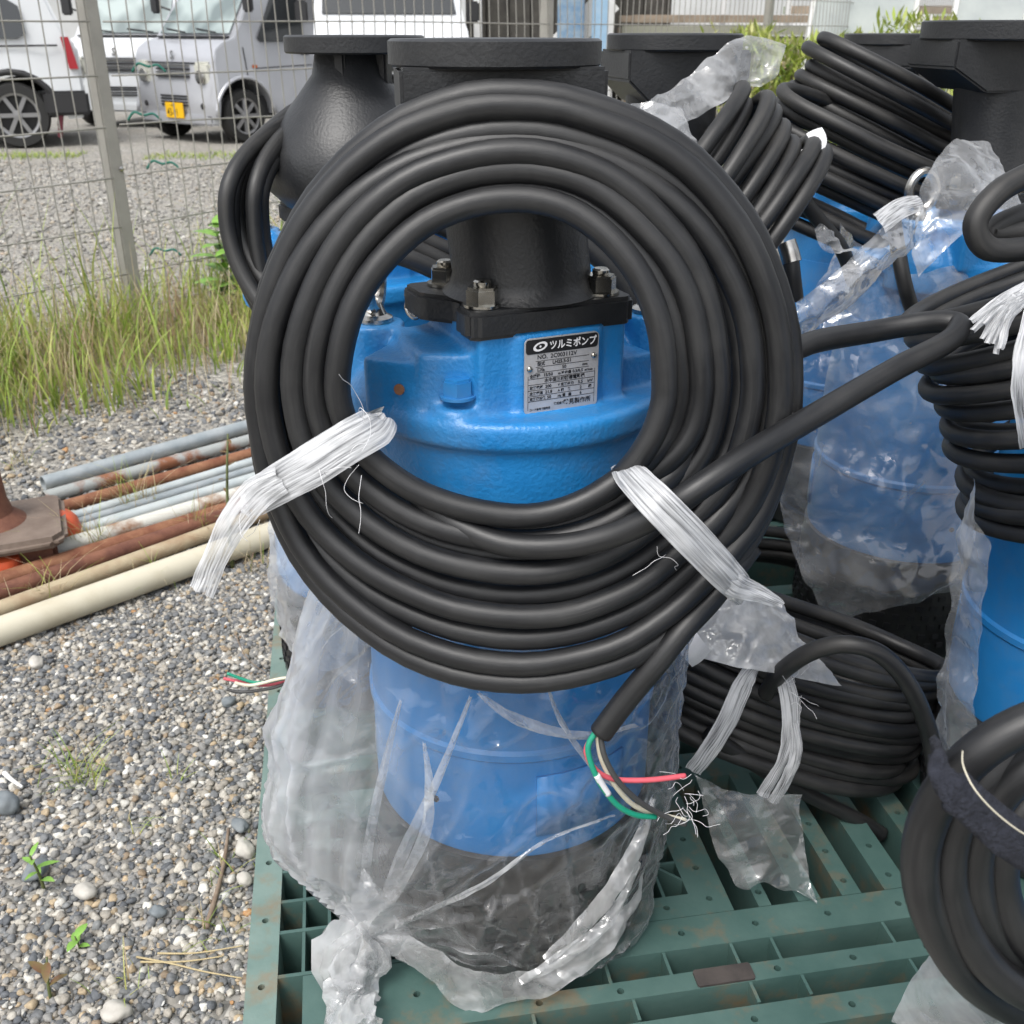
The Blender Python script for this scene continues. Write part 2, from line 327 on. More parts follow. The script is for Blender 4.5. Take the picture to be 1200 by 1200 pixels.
def vcol_mat(name, rough=.7, attr='Col', bump=0, transl=0):
    m = bpy.data.materials.new(name); m.use_nodes = True
    n = m.node_tree.nodes; l = m.node_tree.links; p = n['Principled BSDF']; p.inputs['Roughness'].default_value = rough
    a = n.new('ShaderNodeAttribute'); a.attribute_name = attr
    if bump:
        tc = n.new('ShaderNodeTexCoord'); nz = n.new('ShaderNodeTexNoise'); nz.inputs['Scale'].default_value = 260; nz.inputs['Detail'].default_value = 4
        l.new(tc.outputs['Object'], nz.inputs[0])
        mx = n.new('ShaderNodeMixRGB'); mx.blend_type = 'OVERLAY'; mx.inputs[0].default_value = .55
        l.new(a.outputs['Color'], mx.inputs[1]); l.new(nz.outputs['Fac'], mx.inputs[2]); l.new(mx.outputs[0], p.inputs['Base Color'])
        bp = n.new('ShaderNodeBump'); bp.inputs['Strength'].default_value = bump; bp.inputs['Distance'].default_value = .002
        l.new(nz.outputs['Fac'], bp.inputs['Height']); l.new(bp.outputs[0], p.inputs['Normal'])
    else:
        l.new(a.outputs['Color'], p.inputs['Base Color'])
        tb = n.new('ShaderNodeBsdfTranslucent'); l.new(a.outputs['Color'], tb.inputs[0]); ms = n.new('ShaderNodeMixShader'); ms.inputs[0].default_value = .35
        l.new(p.outputs[0], ms.inputs[1]); l.new(tb.outputs[0], ms.inputs[2]); l.new(ms.outputs[0], n['Material Output'].inputs[0])
    return m
M['pebble'] = vcol_mat('gravel_stone', .72, bump=.35)
M['grass'] = vcol_mat('grass_blade', .55)

# ------------------------------------------------------------ ground
def ground_mat():
    m = bpy.data.materials.new('gravel_ground'); m.use_nodes = True
    n = m.node_tree.nodes; l = m.node_tree.links; p = n['Principled BSDF']; p.inputs['Roughness'].default_value = .9
    g = n.new('ShaderNodeNewGeometry')
    def vor(scale):
        v = n.new('ShaderNodeTexVoronoi'); v.inputs['Scale'].default_value = scale; l.new(g.outputs['Position'], v.inputs['Vector'])
        s = n.new('ShaderNodeSeparateColor'); l.new(v.outputs['Color'], s.inputs[0]); return v, s
    v1, s1 = vor(62); v2, s2 = vor(24)
    rp = n.new('ShaderNodeValToRGB'); cr_ = rp.color_ramp; cr_.interpolation = 'LINEAR'
    cr_.elements[0].color = (.17, .165, .155, 1); cr_.elements[1].color = (.46, .445, .405, 1)
    for pos, c in ((.25, (.22, .215, .20)), (.5, (.28, .265, .24)), (.75, (.34, .32, .285))):
        e = cr_.elements.new(pos); e.color = (*c, 1)
    l.new(s1.outputs[0], rp.inputs[0])
    nz = n.new('ShaderNodeTexNoise'); nz.inputs['Scale'].default_value = 1.1; nz.inputs['Detail'].default_value = 6; l.new(g.outputs['Position'], nz.inputs[0])
    r2 = n.new('ShaderNodeValToRGB'); r2.color_ramp.elements[0].position = .42; r2.color_ramp.elements[1].position = .70
    r2.color_ramp.elements[0].color = (0, 0, 0, 1); r2.color_ramp.elements[1].color = (1, 1, 1, 1); l.new(nz.outputs['Fac'], r2.inputs[0])
    mx = n.new('ShaderNodeMixRGB'); mx.inputs['Color2'].default_value = (.25, .225, .185, 1)
    mu = n.new('ShaderNodeMath'); mu.operation = 'MULTIPLY'; mu.inputs[1].default_value = .45; l.new(r2.outputs[0], mu.inputs[0]); l.new(mu.outputs[0], mx.inputs[0])
    l.new(rp.outputs[0], mx.inputs['Color1']); l.new(mx.outputs[0], p.inputs['Base Color'])
    bp = n.new('ShaderNodeBump'); bp.invert = True; bp.inputs['Strength'].default_value = 1; bp.inputs['Distance'].default_value = .012
    ad = n.new('ShaderNodeMath'); ad.operation = 'ADD'; l.new(v1.outputs['Distance'], ad.inputs[0]); l.new(v2.outputs['Distance'], ad.inputs[1])
    l.new(ad.outputs[0], bp.inputs['Height']); l.new(bp.outputs[0], p.inputs['Normal'])
    return m
gm = MB(); NG = 60
gx = np.concatenate([np.linspace(-150, -8, 10), np.linspace(-7, 7, 60), np.linspace(8, 150, 10)]); gy = np.concatenate([np.linspace(-30, -2, 6), np.linspace(-1.5, 14, 60), np.linspace(15, 300, 12)])
for y in gy:
    for x in gx:
        z = .012 * noise.noise(Vector((x * 1.3, y * 1.3, 0))) if abs(x) < 7 and y < 14 else 0
        gm.v.append((x, y, z - .012))
nx = len(gx)
for j in range(len(gy) - 1):
    for i in range(nx - 1): gm.f.append((j * nx + i, j * nx + i + 1, (j + 1) * nx + i + 1, (j + 1) * nx + i))
tag(gm.build('ground', ground_mat(), smooth=180), kind='structure', label='grey and beige gravel yard', cat='ground')
def gz(x, y): return .012 * noise.noise(Vector((x * 1.3, y * 1.3, 0))) - .012

# pebbles: one mesh, real stones
def pebbles(name, regions, label, sub, far=False):
    bm = bmesh.new(); bmesh.ops.create_icosphere(bm, subdivisions=sub, radius=1)
    base = np.array([v.co[:] for v in bm.verts]); faces = np.array([[v.index for v in f.verts] for f in bm.faces]); bm.free()
    shapes = []
    for k in range(14):
        o = Vector((k * 7.1, 0, 0)); d = np.array([1 + .38 * noise.noise(Vector(b) * 1.1 + o) + .2 * noise.noise(Vector(b) * 2.6 + o) for b in base])
        q = base * d[:, None]
        for _ in range(6):
            nv_ = RNG.normal(0, 1, 3); nv_ /= np.linalg.norm(nv_); dd = q @ nv_; lim = RNG.uniform(.55, .85); q = q - np.outer(np.maximum(0, dd - lim), nv_)
        shapes.append(q * np.array([1.05, .82, .62]))
    pal = np.array([(.150, .155, .16), (.095, .102, .112), (.22, .215, .205), (.31, .285, .245), (.42, .395, .345), (.54, .525, .48), (.37, .29, .19), (.25, .19, .13), (.17, .175, .175), (.60, .59, .56), (.36, .20, .09)])
    pw = np.array([.18, .11, .20, .17, .13, .055, .05, .04, .08, .012, .004]); pw /= pw.sum()
    pal = pal * .97
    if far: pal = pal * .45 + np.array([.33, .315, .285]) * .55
    V = []; F = []; C = []; n0 = 0
    for (poly, dens, smin, smax) in regions:
        P = np.array(poly); x0, y0 = P.min(0); x1, y1 = P.max(0)
        N = int((x1 - x0) * (y1 - y0) * dens)
        xs = RNG.uniform(x0, x1, N); ys = RNG.uniform(y0, y1, N)
        ins = np.zeros(N, bool); j = len(P) - 1
        for i in range(len(P)):
            c = ((P[i, 1] > ys) != (P[j, 1] > ys)) & (xs < (P[j, 0] - P[i, 0]) * (ys - P[i, 1]) / (P[j, 1] - P[i, 1] + 1e-12) + P[i, 0]); ins ^= c; j = i
        for x, y in zip(xs[ins], ys[ins]):
            s = smin + (smax - smin) * RNG.random() ** 2.6
            sh = shapes[RNG.integers(14)] * s * RNG.uniform(.85, 1.15, 3)
            a, b, c = RNG.uniform(0, 6.28), RNG.normal(0, .35), RNG.normal(0, .35)
            Rm = np.array(Matrix.Rotation(a, 3, 'Z') @ Matrix.Rotation(b, 3, 'X') @ Matrix.Rotation(c, 3, 'Y'))
            V.append(sh @ Rm.T + np.array([x, y, gz(x, y) + s * RNG.uniform(.05, .55)])); F.append(faces + n0); n0 += len(base)
            col = pal[RNG.choice(len(pal), p=pw)] * RNG.uniform(.8, 1.18); C.append(np.tile(np.append(col, 1), (len(base), 1)))
    V = np.concatenate(V); F = np.concatenate(F); C = np.concatenate(C)
    me = bpy.data.meshes.new(name); me.vertices.add(len(V)); me.vertices.foreach_set('co', V.ravel().astype(np.float32))
    me.loops.add(F.size); me.loops.foreach_set('vertex_index', F.ravel().astype(np.int32))
    me.polygons.add(len(F)); me.polygons.foreach_set('loop_start', np.arange(0, F.size, 3, dtype=np.int32))
    me.update(calc_edges=True); me.validate()
    ca = me.color_attributes.new('Col', 'FLOAT_COLOR', 'POINT'); ca.data.foreach_set('color', C.ravel().astype(np.float32))
    me.shade_smooth()
    o = obj(name, me, M['pebble']); tag(o, label, 'gravel', kind='stuff'); return o
def G(x, y): p = atz(x, y, 0); return (p.x, p.y)
near = [(-.95, .72), (-.28, .66), (-.52, 2.05), (-.50, 2.6), (-1.35, 2.1)]
pebbles('gravel', [(near, 25000, .0030, .0100), ([(-2.1, 2.3), (-1.15, 1.95), (-.6, 2.6), (-.55, 3.3), (-1.25, 3.75), (-2.1, 3.3)], 3200, .005, .014),
                   ([(-1.6, .7), (-.95, .72), (-1.35, 2.1), (-1.9, 2.2)], 2200, .005, .014)], 'loose grey, white and tan pebbles covering the yard', 2)
pebbles('coarse_gravel', [([(-4.2, 3.8), (-1.7, 4.3), (1.0, 7.5), (1.0, 10.4), (-6, 10.6)], 420, .010, .026)], 'coarser pale gravel of the parking lot beyond the fence', 1, True)

# ------------------------------------------------------------ pallets
PA = R(9.6); PM = rot2(PA); PE1 = PM @ Vector((1, 0, 0)); PE2 = PM @ Vector((0, 1, 0))
PO = Vector((-.345, 1.03, 0))
def PW(u, w, z=0): return PO + PE1 * u + PE2 * w + Vector((0, 0, z))
def bar_holes(u0, u1, w0, w1, z0, z1, holes, hr=.0045):        # bar lying in u or w with drilled holes in its top face
    b = MB(); along_u = (u1 - u0) >= (w1 - w0)
    def P(s, t, z): return (s, t, z) if along_u else (t, s, z)
    s0, s1, t0, t1 = (u0, u1, w0, w1) if along_u else (w0, w1, u0, u1)
    hs_ = sorted([h for h in holes if s0 + .014 < h < s1 - .014]); cuts = [s0]; prev = s0
    segs = []
    for h in hs_:
        a, c = h - .010, h + .010
        if a > prev: segs.append((prev, a, None))
        segs.append((max(a, prev), c, h)); prev = c
    if prev < s1: segs.append((prev, s1, None))
    tc = (t0 + t1) / 2
    def quad(a, b_, c, d):
        q = [a, b_, c, d] if along_u else [d, c, b_, a]
        b.add(q, [(0, 1, 2, 3)])
    for a, c, h in segs:
        if h is None: quad(P(a, t0, z1), P(c, t0, z1), P(c, t1, z1), P(a, t1, z1))
        else:
            m_ = (a + c) / 2
            outer = [(c, tc), (c, t1), (m_, t1), (a, t1), (a, tc), (a, t0), (m_, t0), (c, t0)]
            inn = [(m_ + hr * math.cos(k * math.pi / 4), tc + hr * math.sin(k * math.pi / 4)) for k in range(8)]
            for k in range(8):
                k2 = (k + 1) % 8
                quad(P(*inn[k], z1), P(*outer[k], z1), P(*outer[k2], z1), P(*inn[k2], z1))
                quad(P(*inn[k2], z1), P(*inn[k2], z1 - .022), P(*inn[k], z1 - .022), P(*inn[k], z1))
            quad(*[P(*inn[k], z1 - .022) for k in (0, 2, 4, 6)])
        quad(P(a, t0, z0), P(c, t0, z0), P(c, t0, z1), P(a, t0, z1)); quad(P(c, t1, z0), P(a, t1, z0), P(a, t1, z1), P(c, t1, z1))
        quad(P(c, t0, z0), P(a, t0, z0), P(a, t1, z0), P(c, t1, z0))
    quad(P(s0, t1, z0), P(s0, t0, z0), P(s0, t0, z1), P(s0, t1, z1)); quad(P(s1, t0, z0), P(s1, t1, z0), P(s1, t1, z1), P(s1, t0, z1))
    return b
def make_pallet(label):
    root = empty('plastic_pallet', PW(0, -.33, 0), PA, label, 'pallet', 'plastic pallets under the pumps')
    # local coords: u 0..1.44, w 0..1.13 (w measured from the pallet front = photo w + .33)
    H0 = .14; o = .33
    def bar(u0, u1, w0, w1, z0=.045, z1=H0, holes=(), name='deck_bar', m='pallet'):
        b = bar_holes(u0, u1, w0, w1, z0, z1, holes); return b.build(name, M[m], root, smooth=0)
    def rib(u0, u1, w0, w1, z1=H0 - .001): return MB().add(*box(((u0 + u1) / 2, (w0 + w1) / 2, (.05 + z1) / 2), (u1 - u0, w1 - w0, z1 - .05))).build('rib', M['pallet'], root, smooth=0)
    L, Wd = 1.44, 1.13
    bar(0, .037, 0, Wd, .0, H0, [k * .102 + .055 for k in range(11)], 'edge_board', 'pallet_pale')
    bar(L - .037, L, 0, Wd, .0, H0, [k * .102 + .055 for k in range(11)], 'edge_board', 'pallet_pale')
    bar(.037, L - .037, .0, .036, .0, H0, [k * .12 + .1 for k in range(12)], 'edge_board')
    bar(.037, L - .037, Wd - .036, Wd, .0, H0, [k * .12 + .1 for k in range(12)], 'edge_board')
    # flat plate field between w -.20 and -.155 (front lip) then slots
    for wB0, wB1 in ((-.262, -.237), (-.203, -.155)):
        bar(.30 if wB0 < -.22 else .30, L - .037, wB0 + o, wB1 + o, holes=[.34 + .098 * k for k in range(12)])
    bar(.067, .30, -.262 + o, -.165 + o, holes=(.12, .2, .27))
    bar(.037, .30, -.163 + .0 + o, -.158 + o, z1=H0 - .001)
    for w in (-.093, -.042, .012, .062): rib(.037, .30, w + o - .0025, w + o + .0025)
    for u in (.067, .099, .155, .21, .262): rib(u - .002, u + .002, -.158 + o, .10 + o, H0 - .002)
    for u in (.10, .20): rib(u - .002, u + .002, -.294 + o, -.262 + o, H0 - .002)
    # cross ribs in the two open channels
    for u in (.345, .43, .505, .592, .645, .795, .87, .965, 1.06, 1.16, 1.26, 1.35):
        rib(u - .002, u + .002, -.237 + o, -.203 + o, H0 - .0015)
    for u in (.33, .45, .595, .66, .80, .93, 1.05, 1.2, 1.33):
        rib(u - .002, u + .002, -.290 + o, -.262 + o, H0 - .0015)
    # slotted field: long boards in w with slots between
    edges = [(.565, .615), (.649, .666), (.703, .734), (.764, .791), (.824, .86), (.90, .93), (.97, 1.0), (1.04, 1.10), (1.14, 1.17), (1.21, 1.24), (1.28, 1.403)]
    for a, c in edges: bar(a, c, -.154 + o, .10 + o, holes=[.2 + .055 * k for k in range(5)])
    bar(.30, 1.403, .10 + o, .16 + o, holes=[.34 + .098 * k for k in range(12)])
    bar(.037, .30, .10 + o, .16 + o, holes=(.1, .2))
    # square window with diagonal ribs (triangular openings) and its surround
    bar(.30, .50, -.154 + o, .10 + o, holes=[.2, .26, .32, .38])
    bar(.50, .565, -.154 + o, -.118 + o, holes=(.53,)); bar(.50, .565, .0 + o, .10 + o, z1=H0 - .001)
    for a in (45, -45, 0, 90):
        MB().add(*box((.5325, -.059 + o, .095), (.16 if a in (45, -45) else .118, .004, .088), R(a if a else 0) if a != 0 else 0)).build('rib', M['pallet'], root, smooth=0)
    # rear half
    for k in range(4):
        w = .205 + k * .135
        bar(.037, L - .037, w + o, w + .035 + o, holes=[.1 + .11 * j for j in range(12)])
    for u in (.30, .565, .86, 1.1): bar(u, u + .04, .16 + o, .76 + o, z1=H0 - .002)
    # runners on the ground
    for u in (.037, .62, 1.24): MB().add(*box((u + .08, Wd / 2, .022), (.16, Wd - .08, .044))).build('runner', M['pallet'], root, smooth=0)
    g = MB().add(*prism([(-.034, -.0118), (.034, -.0118), (.036, -.009), (.036, .009), (.034, .0118), (-.034, .0118), (-.036, .009), (-.036, -.009)], 0, .003, None, (.566, -.2495 + o, H0 + .0005)))
    g.build('anti_slip_pad', M['dark_pad'], root)
    return root
pal_a = make_pallet('green plastic pallet carrying the big coil pump, weathered pale edge with orange stains')
def copy_tree(o, parent=None):
    c = o.copy(); COL.objects.link(c); c.parent = parent
    for ch in list(o.children): copy_tree(ch, c)
    return c
pb = copy_tree(pal_a); pb.location = PW(.42, .84, 0); pb['label'] = 'green plastic pallet behind, under the farthest bagged pump'
pc = copy_tree(pal_a); pc.location = PW(.62, -1.50, 0); pc['label'] = 'green plastic pallet under the pump with the strapped coil'

# ------------------------------------------------------------ pumps
def text_part(body, size, m, parent, Mx, name='lettering', bold=0, align='LEFT', sx=1):
    cu = bpy.data.curves.new('t', 'FONT'); cu.body = body; cu.size = size; cu.align_x = align; cu.offset = bold; cu.resolution_u = 2
    t = bpy.data.objects.new('t', cu); COL.objects.link(t); bpy.context.view_layer.update()
    me = bpy.data.meshes.new_from_object(t.evaluated_get(bpy.context.evaluated_depsgraph_get()))
    bpy.data.objects.remove(t); me.name = name
    me.materials.clear(); me.transform(Matrix.Diagonal((sx, 1, 1, 1))); me.transform(Mx)
    return obj(name, me, m, parent)
def remeshed(mb, voxel, smooth_it, name):
    me = mb.mesh(name, 0); o = bpy.data.objects.new('tmp', me); COL.objects.link(o)
    r = o.modifiers.new('r', 'REMESH'); r.mode = 'VOXEL'; r.voxel_size = voxel; r.use_smooth_shade = True
    s = o.modifiers.new('s', 'SMOOTH'); s.factor = .5; s.iterations = smooth_it
    bpy.context.view_layer.update()
    out = bpy.data.meshes.new_from_object(o.evaluated_get(bpy.context.evaluated_depsgraph_get()))
    bpy.data.objects.remove(o); out.name = name; out.shade_smooth(); return out
DM = rot2(R(24)); DC = Vector((.009, -.05, 0))            # discharge centre (pump local) and its rotation
def casing_mesh():
    b = MB()
    b.add(*lathe([(0.12, .70), (.150, .72), (.154, .805), (.156, .818), (.163, .822), (.164, .842), (.160, .848), (.13, .845), (.02, .845)], 96))
    b.add(*prism([(-.072, -.066), (.080, -.066), (.080, .06), (-.072, .06)], .80, .925, DM, DC))
    b.add(*prism([(-.036, -.0715), (.051, -.0715), (.051, .0), (-.036, .0)], .842, .920, DM, DC))     # raised pad of the nameplate
    for x, y in ((-.136, -.018), (.142, .03), (.0, .125)):
        b.add(*lathe([(.031, .80), (.029, .85), (.026, .88), (.0255, .903), (.0, .9031)], 24, (x, y, 0)))
    Mq = rot2(R(-22))
    b.add(*prism([(-.034, -.03), (.030, -.03), (.03, .05), (-.034, .05)], .838, .893, Mq, (-.098, -.088, 0)))
    b.add(*prism([(-.02, -.03), (.06, -.03), (.06, .04), (-.02, .04)], .838, .872, Mq, (-.07, -.06, 0)))
    b.add(*prism([(-.03, -.03), (.03, -.03), (.03, .03), (-.03, .03)], .80, .88, rot2(R(30)), (.10, -.03, 0)))
    b.add(*lathe([(.022, .838), (.022, .856), (0, .8561)], 20, (-.052, -.128, 0)))
    b.add(*lathe([(.118, .83), (.116, .850), (.104, .868), (.088, .888), (.080, .912), (.02, .912)], 40, (.022, .032, 0)))
    b.add(*lathe([(.036, .80), (.034, .85), (.030, .885), (.029, .906), (.0, .9061)], 24, (-.137, -.02, 0)))
    b.add(*lathe([(.05, .80), (.05, .845), (.036, .868), (.01, .872)], 28, (-.115, -.045, 0)))
    b.add(*prism([(-.118, -.034), (-.068, -.060), (-.066, .07), (-.112, .06)], .83, .904, DM, DC))
    b.add(*lathe([(.062, .83), (.058, .868), (.046, .893), (.02, .902)], 28, (-.070, -.072, 0)))
    return remeshed(b, .0032, 9, 'casing')
CASING = casing_mesh()
def hexnut(c, r=.0150, h=.0175, stud=True):
    b = MB(); c = Vector(c)
    b.add(*lathe([(r * 1.18, 0), (r * 1.18, .0025)], 20, c))
    a0 = random.uniform(0, 1)
    b.add(*prism(ngon(6, r, a0), .0025, h * .86, None, c)); b.add(*[(lambda q: (q[0], q[1]))(prism(ngon(6, r * .9, a0), h * .86, h, None, c))][0])
    if stud: b.add(*lathe([(r * .5, h), (r * .54, h + .002), (r * .54, h + .0045), (r * .42, h + .006)], 14, c))
    return b
def eyebolt(c, rz=0, s=1.0):
    b = MB(); c = Vector(c); m = rot2(rz)
    b.add(*lathe([(.018 * s, 0), (.018 * s, .004), (.012 * s, .007), (.0075 * s, .018 * s)], 20, c))
    ring = [c + m @ Vector((.0215 * s * math.cos(t), 0, .041 * s + .028 * s * math.sin(t))) for t in np.linspace(0, 2 * math.pi, 28, endpoint=False)]
    b.add(*tube(ring, .0075 * s, 10, True)); return b
def make_pump(loc, rz, label, flange_r=.093, fl_off=(-.024, .0), bulb=False, gus_rot=8, top=1.163, nameplate=False, flange_t=.022, neck_r=.066, eye_rz=R(80)):
    root = empty('submersible_pump', (loc[0], loc[1], .1415), rz, label, 'pump', 'blue submersible pumps')
    dz = -.1415
    T = Matrix.Translation((0, 0, dz))
    def put(b, name, m, smooth=35, bevel=0, par=None):
        o = b.build(name, m, par or root, smooth, bevel); o.data.transform(T); return o
    # strainer base with slots, motor body, casing
    st = MB().add(*lathe([(.150, .142), (.168, .146), (.172, .156), (.172, .30), (.169, .31), (.169, .338), (.162, .342)], 72))
    so = put(st, 'strainer', M['black_base'])
    per = MB()
    for row in range(6):
        for k in range(44):
            a = 2 * math.pi * (k + .5 * (row % 2)) / 44; zc = .178 + row * .019
            per.add(*box((.1726 * math.cos(a), .1726 * math.sin(a), zc), (.003, .012, .009), a))
    put(per, 'strainer_slots', M['ink'], par=so)['kind'] = 'stuff'
    body = MB().add(*lathe([(.150, .338), (.164, .340), (.166, .347), (.1655, .47), (.169, .474), (.169, .482), (.1655, .486), (.164, .60), (.160, .66), (.154, .70), (.152, .735)], 96))
    bo = put(body, 'motor_body', M['blue'])
    for a in (-62, 118):
        pnl = MB(); ps = []
        for zz in (.372, .452):
            for q in np.linspace(-.33, .33, 9): ps.append((.1675 * math.cos(R(a) + q), .1675 * math.sin(R(a) + q), zz))
        n_ = 9
        for q in range(8): pnl.f.append((q, q + 1, n_ + q + 1, n_ + q))
        pnl.v = ps
        e = pnl.build('raised_panel', M['blue'], bo); e.data.transform(T)
        sm = e.modifiers.new('s', 'SOLIDIFY'); sm.thickness = .0035; sm.offset = 0
    put(MB().add(*lathe([(.004, 0), (.004, .003), (0, .0031)], 12, (-.083, -.1425, .405), Matrix.Rotation(R(90), 3, 'X') @ Matrix.Rotation(R(-30), 3, 'Y'))), 'plug_screw', M['dark_trim'], par=bo)
    co = obj('casing', CASING, M['blue_cast'], root); co.location.z = dz
    # black top plate with lugs
    poly = [(-.074, -.071), (.080, -.071), (.087, -.064), (.088, -.034), (.082, -.024), (.078, -.018), (.078, .018), (.082, .024), (.088, .034), (.087, .064), (.080, .071), (.040, .071), (.030, .062), (-.030, .062), (-.040, .071), (-.090, .071), (-.098, .064), (-.098, .026), (-.090, .014), (-.074, -.004), (-.070, -.012), (-.070, -.022), (-.078, -.030), (-.082, -.038), (-.082, -.064)]
    put(MB().add(*prism(poly, .919, .945, DM, DC)), 'top_plate', M['black_cast'], bevel=.004)
    for sx, sy in ((-.06, -.047), (.06, -.047), (-.06, .047), (.06, .047)):
        c = DC + DM @ Vector((sx, sy, 0)) + Vector((0, 0, .9455)); put(hexnut(c), 'stud_nut', M['stainless'])
    # discharge
    fc = Vector((DC.x + fl_off[0], DC.y + fl_off[1], 0)); zt = top; zb = top - flange_t
    if bulb:
        prof = [(.100, .945), (.120, .965), (.126, .99), (.120, 1.02), (.100, 1.055), (.070, 1.09), (.050, 1.115), (.044, zb + .002)]
        put(MB().add(*lathe(prof, 48, DC)), 'discharge_pipe', M['black_cast'])
    else:
        d = MB(); prof = [(neck_r + .010, .9455), (neck_r + .003, .952), (neck_r, .962), (neck_r, 1.04), (neck_r, zb)]
        vs, fs = lathe(prof, 40, DC); vs = [Vector((v.x + fl_off[0] * min(1, max(0, (v.z - .97) / (zb - .97))), v.y + fl_off[1] * min(1, max(0, (v.z - .97) / (zb - .97))), v.z)) for v in vs]
        d.add(vs, fs); put(d, 'discharge_pipe', M['black_cast'])
    put(MB().add(*lathe([(flange_r - .002, zb), (flange_r, zb + .002), (flange_r, zt - .002), (flange_r - .003, zt), (.05, zt + .0004)], 64, fc)), 'flange', M['black_cast'])
    w = flange_r * (.93 if not bulb else .55); Mg = rot2(R(gus_rot))
    for k, ww in ((0, w), (1, w * .96)):
        Mk = Mg @ rot2(R(90 * k)); hh = .052
        pts = [(-ww, zb + .001), (-ww, zb - hh * .72), (-neck_r * .8, zb - hh * 1.35), (neck_r * .8, zb - hh * 1.35), (ww, zb - hh * .72), (ww, zb + .001)]
        t_ = (.011 if k else .0085) if (bulb or k) else neck_r + .004
        if k and not bulb: continue
        vs = [fc + Mk @ Vector((p[0], s, 0)) + Vector((0, 0, p[1])) for s in (-t_, t_) for p in pts]
        n_ = 6; fs = [tuple(range(n_)), tuple(range(2 * n_ - 1, n_ - 1, -1))] + [(i, n_ + i, n_ + (i + 1) % n_, (i + 1) % n_) for i in range(n_)]
        put(MB().add(vs, fs), 'gusset', M['black_cast'], bevel=.003)
    # lifting eyes, oil plug
    put(eyebolt((-.137, -.02, .9065), eye_rz), 'lifting_eye', M['steel'])
    put(eyebolt((.142, .03, .9035), R(95)), 'lifting_eye', M['steel'])
    put(hexnut((-.050, -.131, .8640), .0145, .019, False), 'oil_plug', M['blue'])
    hole = MB().add(*lathe([(.0052, -.001), (.0052, .0012)], 14, (-.1045, -.1215, .868), Matrix.Rotation(R(-22), 3, 'Z') @ Matrix.Rotation(R(90), 3, 'X')))
    put(hole, 'grub_screw', M['rust'])
    if nameplate:
        X = DM @ Vector((1, 0, 0)); Nn = DM @ Vector((0, -1, 0)); Z = Vector((0, 0, 1))
        C0 = DC + X * .0075 + Nn * .0732 + Vector((0, 0, .8815 + dz))
        def fr(x, y, h=0): return Matrix.Translation(C0 + X * x + Z * y + Nn * h) @ Matrix((X, Z, Nn)).transposed().to_4x4()
        def rr(w_, h_, r_, n=5):
            p = []
            for cx, cy, a0 in ((w_ / 2 - r_, h_ / 2 - r_, 0), (-w_ / 2 + r_, h_ / 2 - r_, 90), (-w_ / 2 + r_, -h_ / 2 + r_, 180), (w_ / 2 - r_, -h_ / 2 + r_, 270)):
                for k in range(n): a = R(a0 + 90 * k / (n - 1)); p.append((cx + r_ * math.cos(a), cy + r_ * math.sin(a)))
            return p
        def flat(poly, z0, z1, name, m, par, x=0, y=0):
            b = MB().add(*prism(poly, z0, z1)); o = b.build(name, m, par, 35); o.data.transform(fr(x, y)); return o
        np_ = flat(rr(.076, .0725, .005), 0, .0012, 'nameplate', M['plate_metal'], root)
        flat(rr(.0735, .0135, .003), .0013, .0015, 'header_band', M['ink'], np_, 0, .0283)
        ins = M['ink']
        for yy, x0, x1 in ((.0145, -.027, .028), (.0090, -.027, .028), (.0035, -.027, .028), (-.002, -.0345, .0345), (-.0075, -.0345, .0345), (-.013, -.0345, .0345), (-.0185, -.0345, .0345), (-.0235, -.0345, .0345)):
            flat([(x0, -.00022), (x1, -.00022), (x1, .00022), (x0, .00022)], .0013, .0014, 'ruled_line', ins, np_, 0, yy)
        for x_ in (-.0345, .0345): flat([(-.0002, -.032), (.0002, -.032), (.0002, .001), (-.0002, .001)], .0013, .0014, 'ruled_line', ins, np_, x_, 0)
        el = MB()                                             # slanted ring emblem with a dot
        k = 28; ro = [((.0068 * math.cos(t) + .0022 * math.sin(t)), .0044 * math.sin(t)) for t in np.linspace(0, 2 * math.pi, k, endpoint=False)]
        ri = [((.0044 * math.cos(t) + .0015 * math.sin(t)), .0026 * math.sin(t)) for t in np.linspace(0, 2 * math.pi, k, endpoint=False)]
        el.v = [(x, y, 0) for x, y in ro] + [(x, y, 0) for x, y in ri]; el.f = [(i, (i + 1) % k, k + (i + 1) % k, k + i) for i in range(k)]
        el.add([(.0011 * math.cos(t), .0011 * math.sin(t), 0) for t in np.linspace(0, 6.28, 9)[:-1]], [tuple(range(8))])
        o = el.build('emblem', M['print_white'], np_, 0); o.data.transform(fr(-.0225, .0283, .0018))
        text_part('ツルミポンプ', .0092, M['print_white'], np_, fr(-.0135, .0250, .0018), bold=.00022, sx=.88)
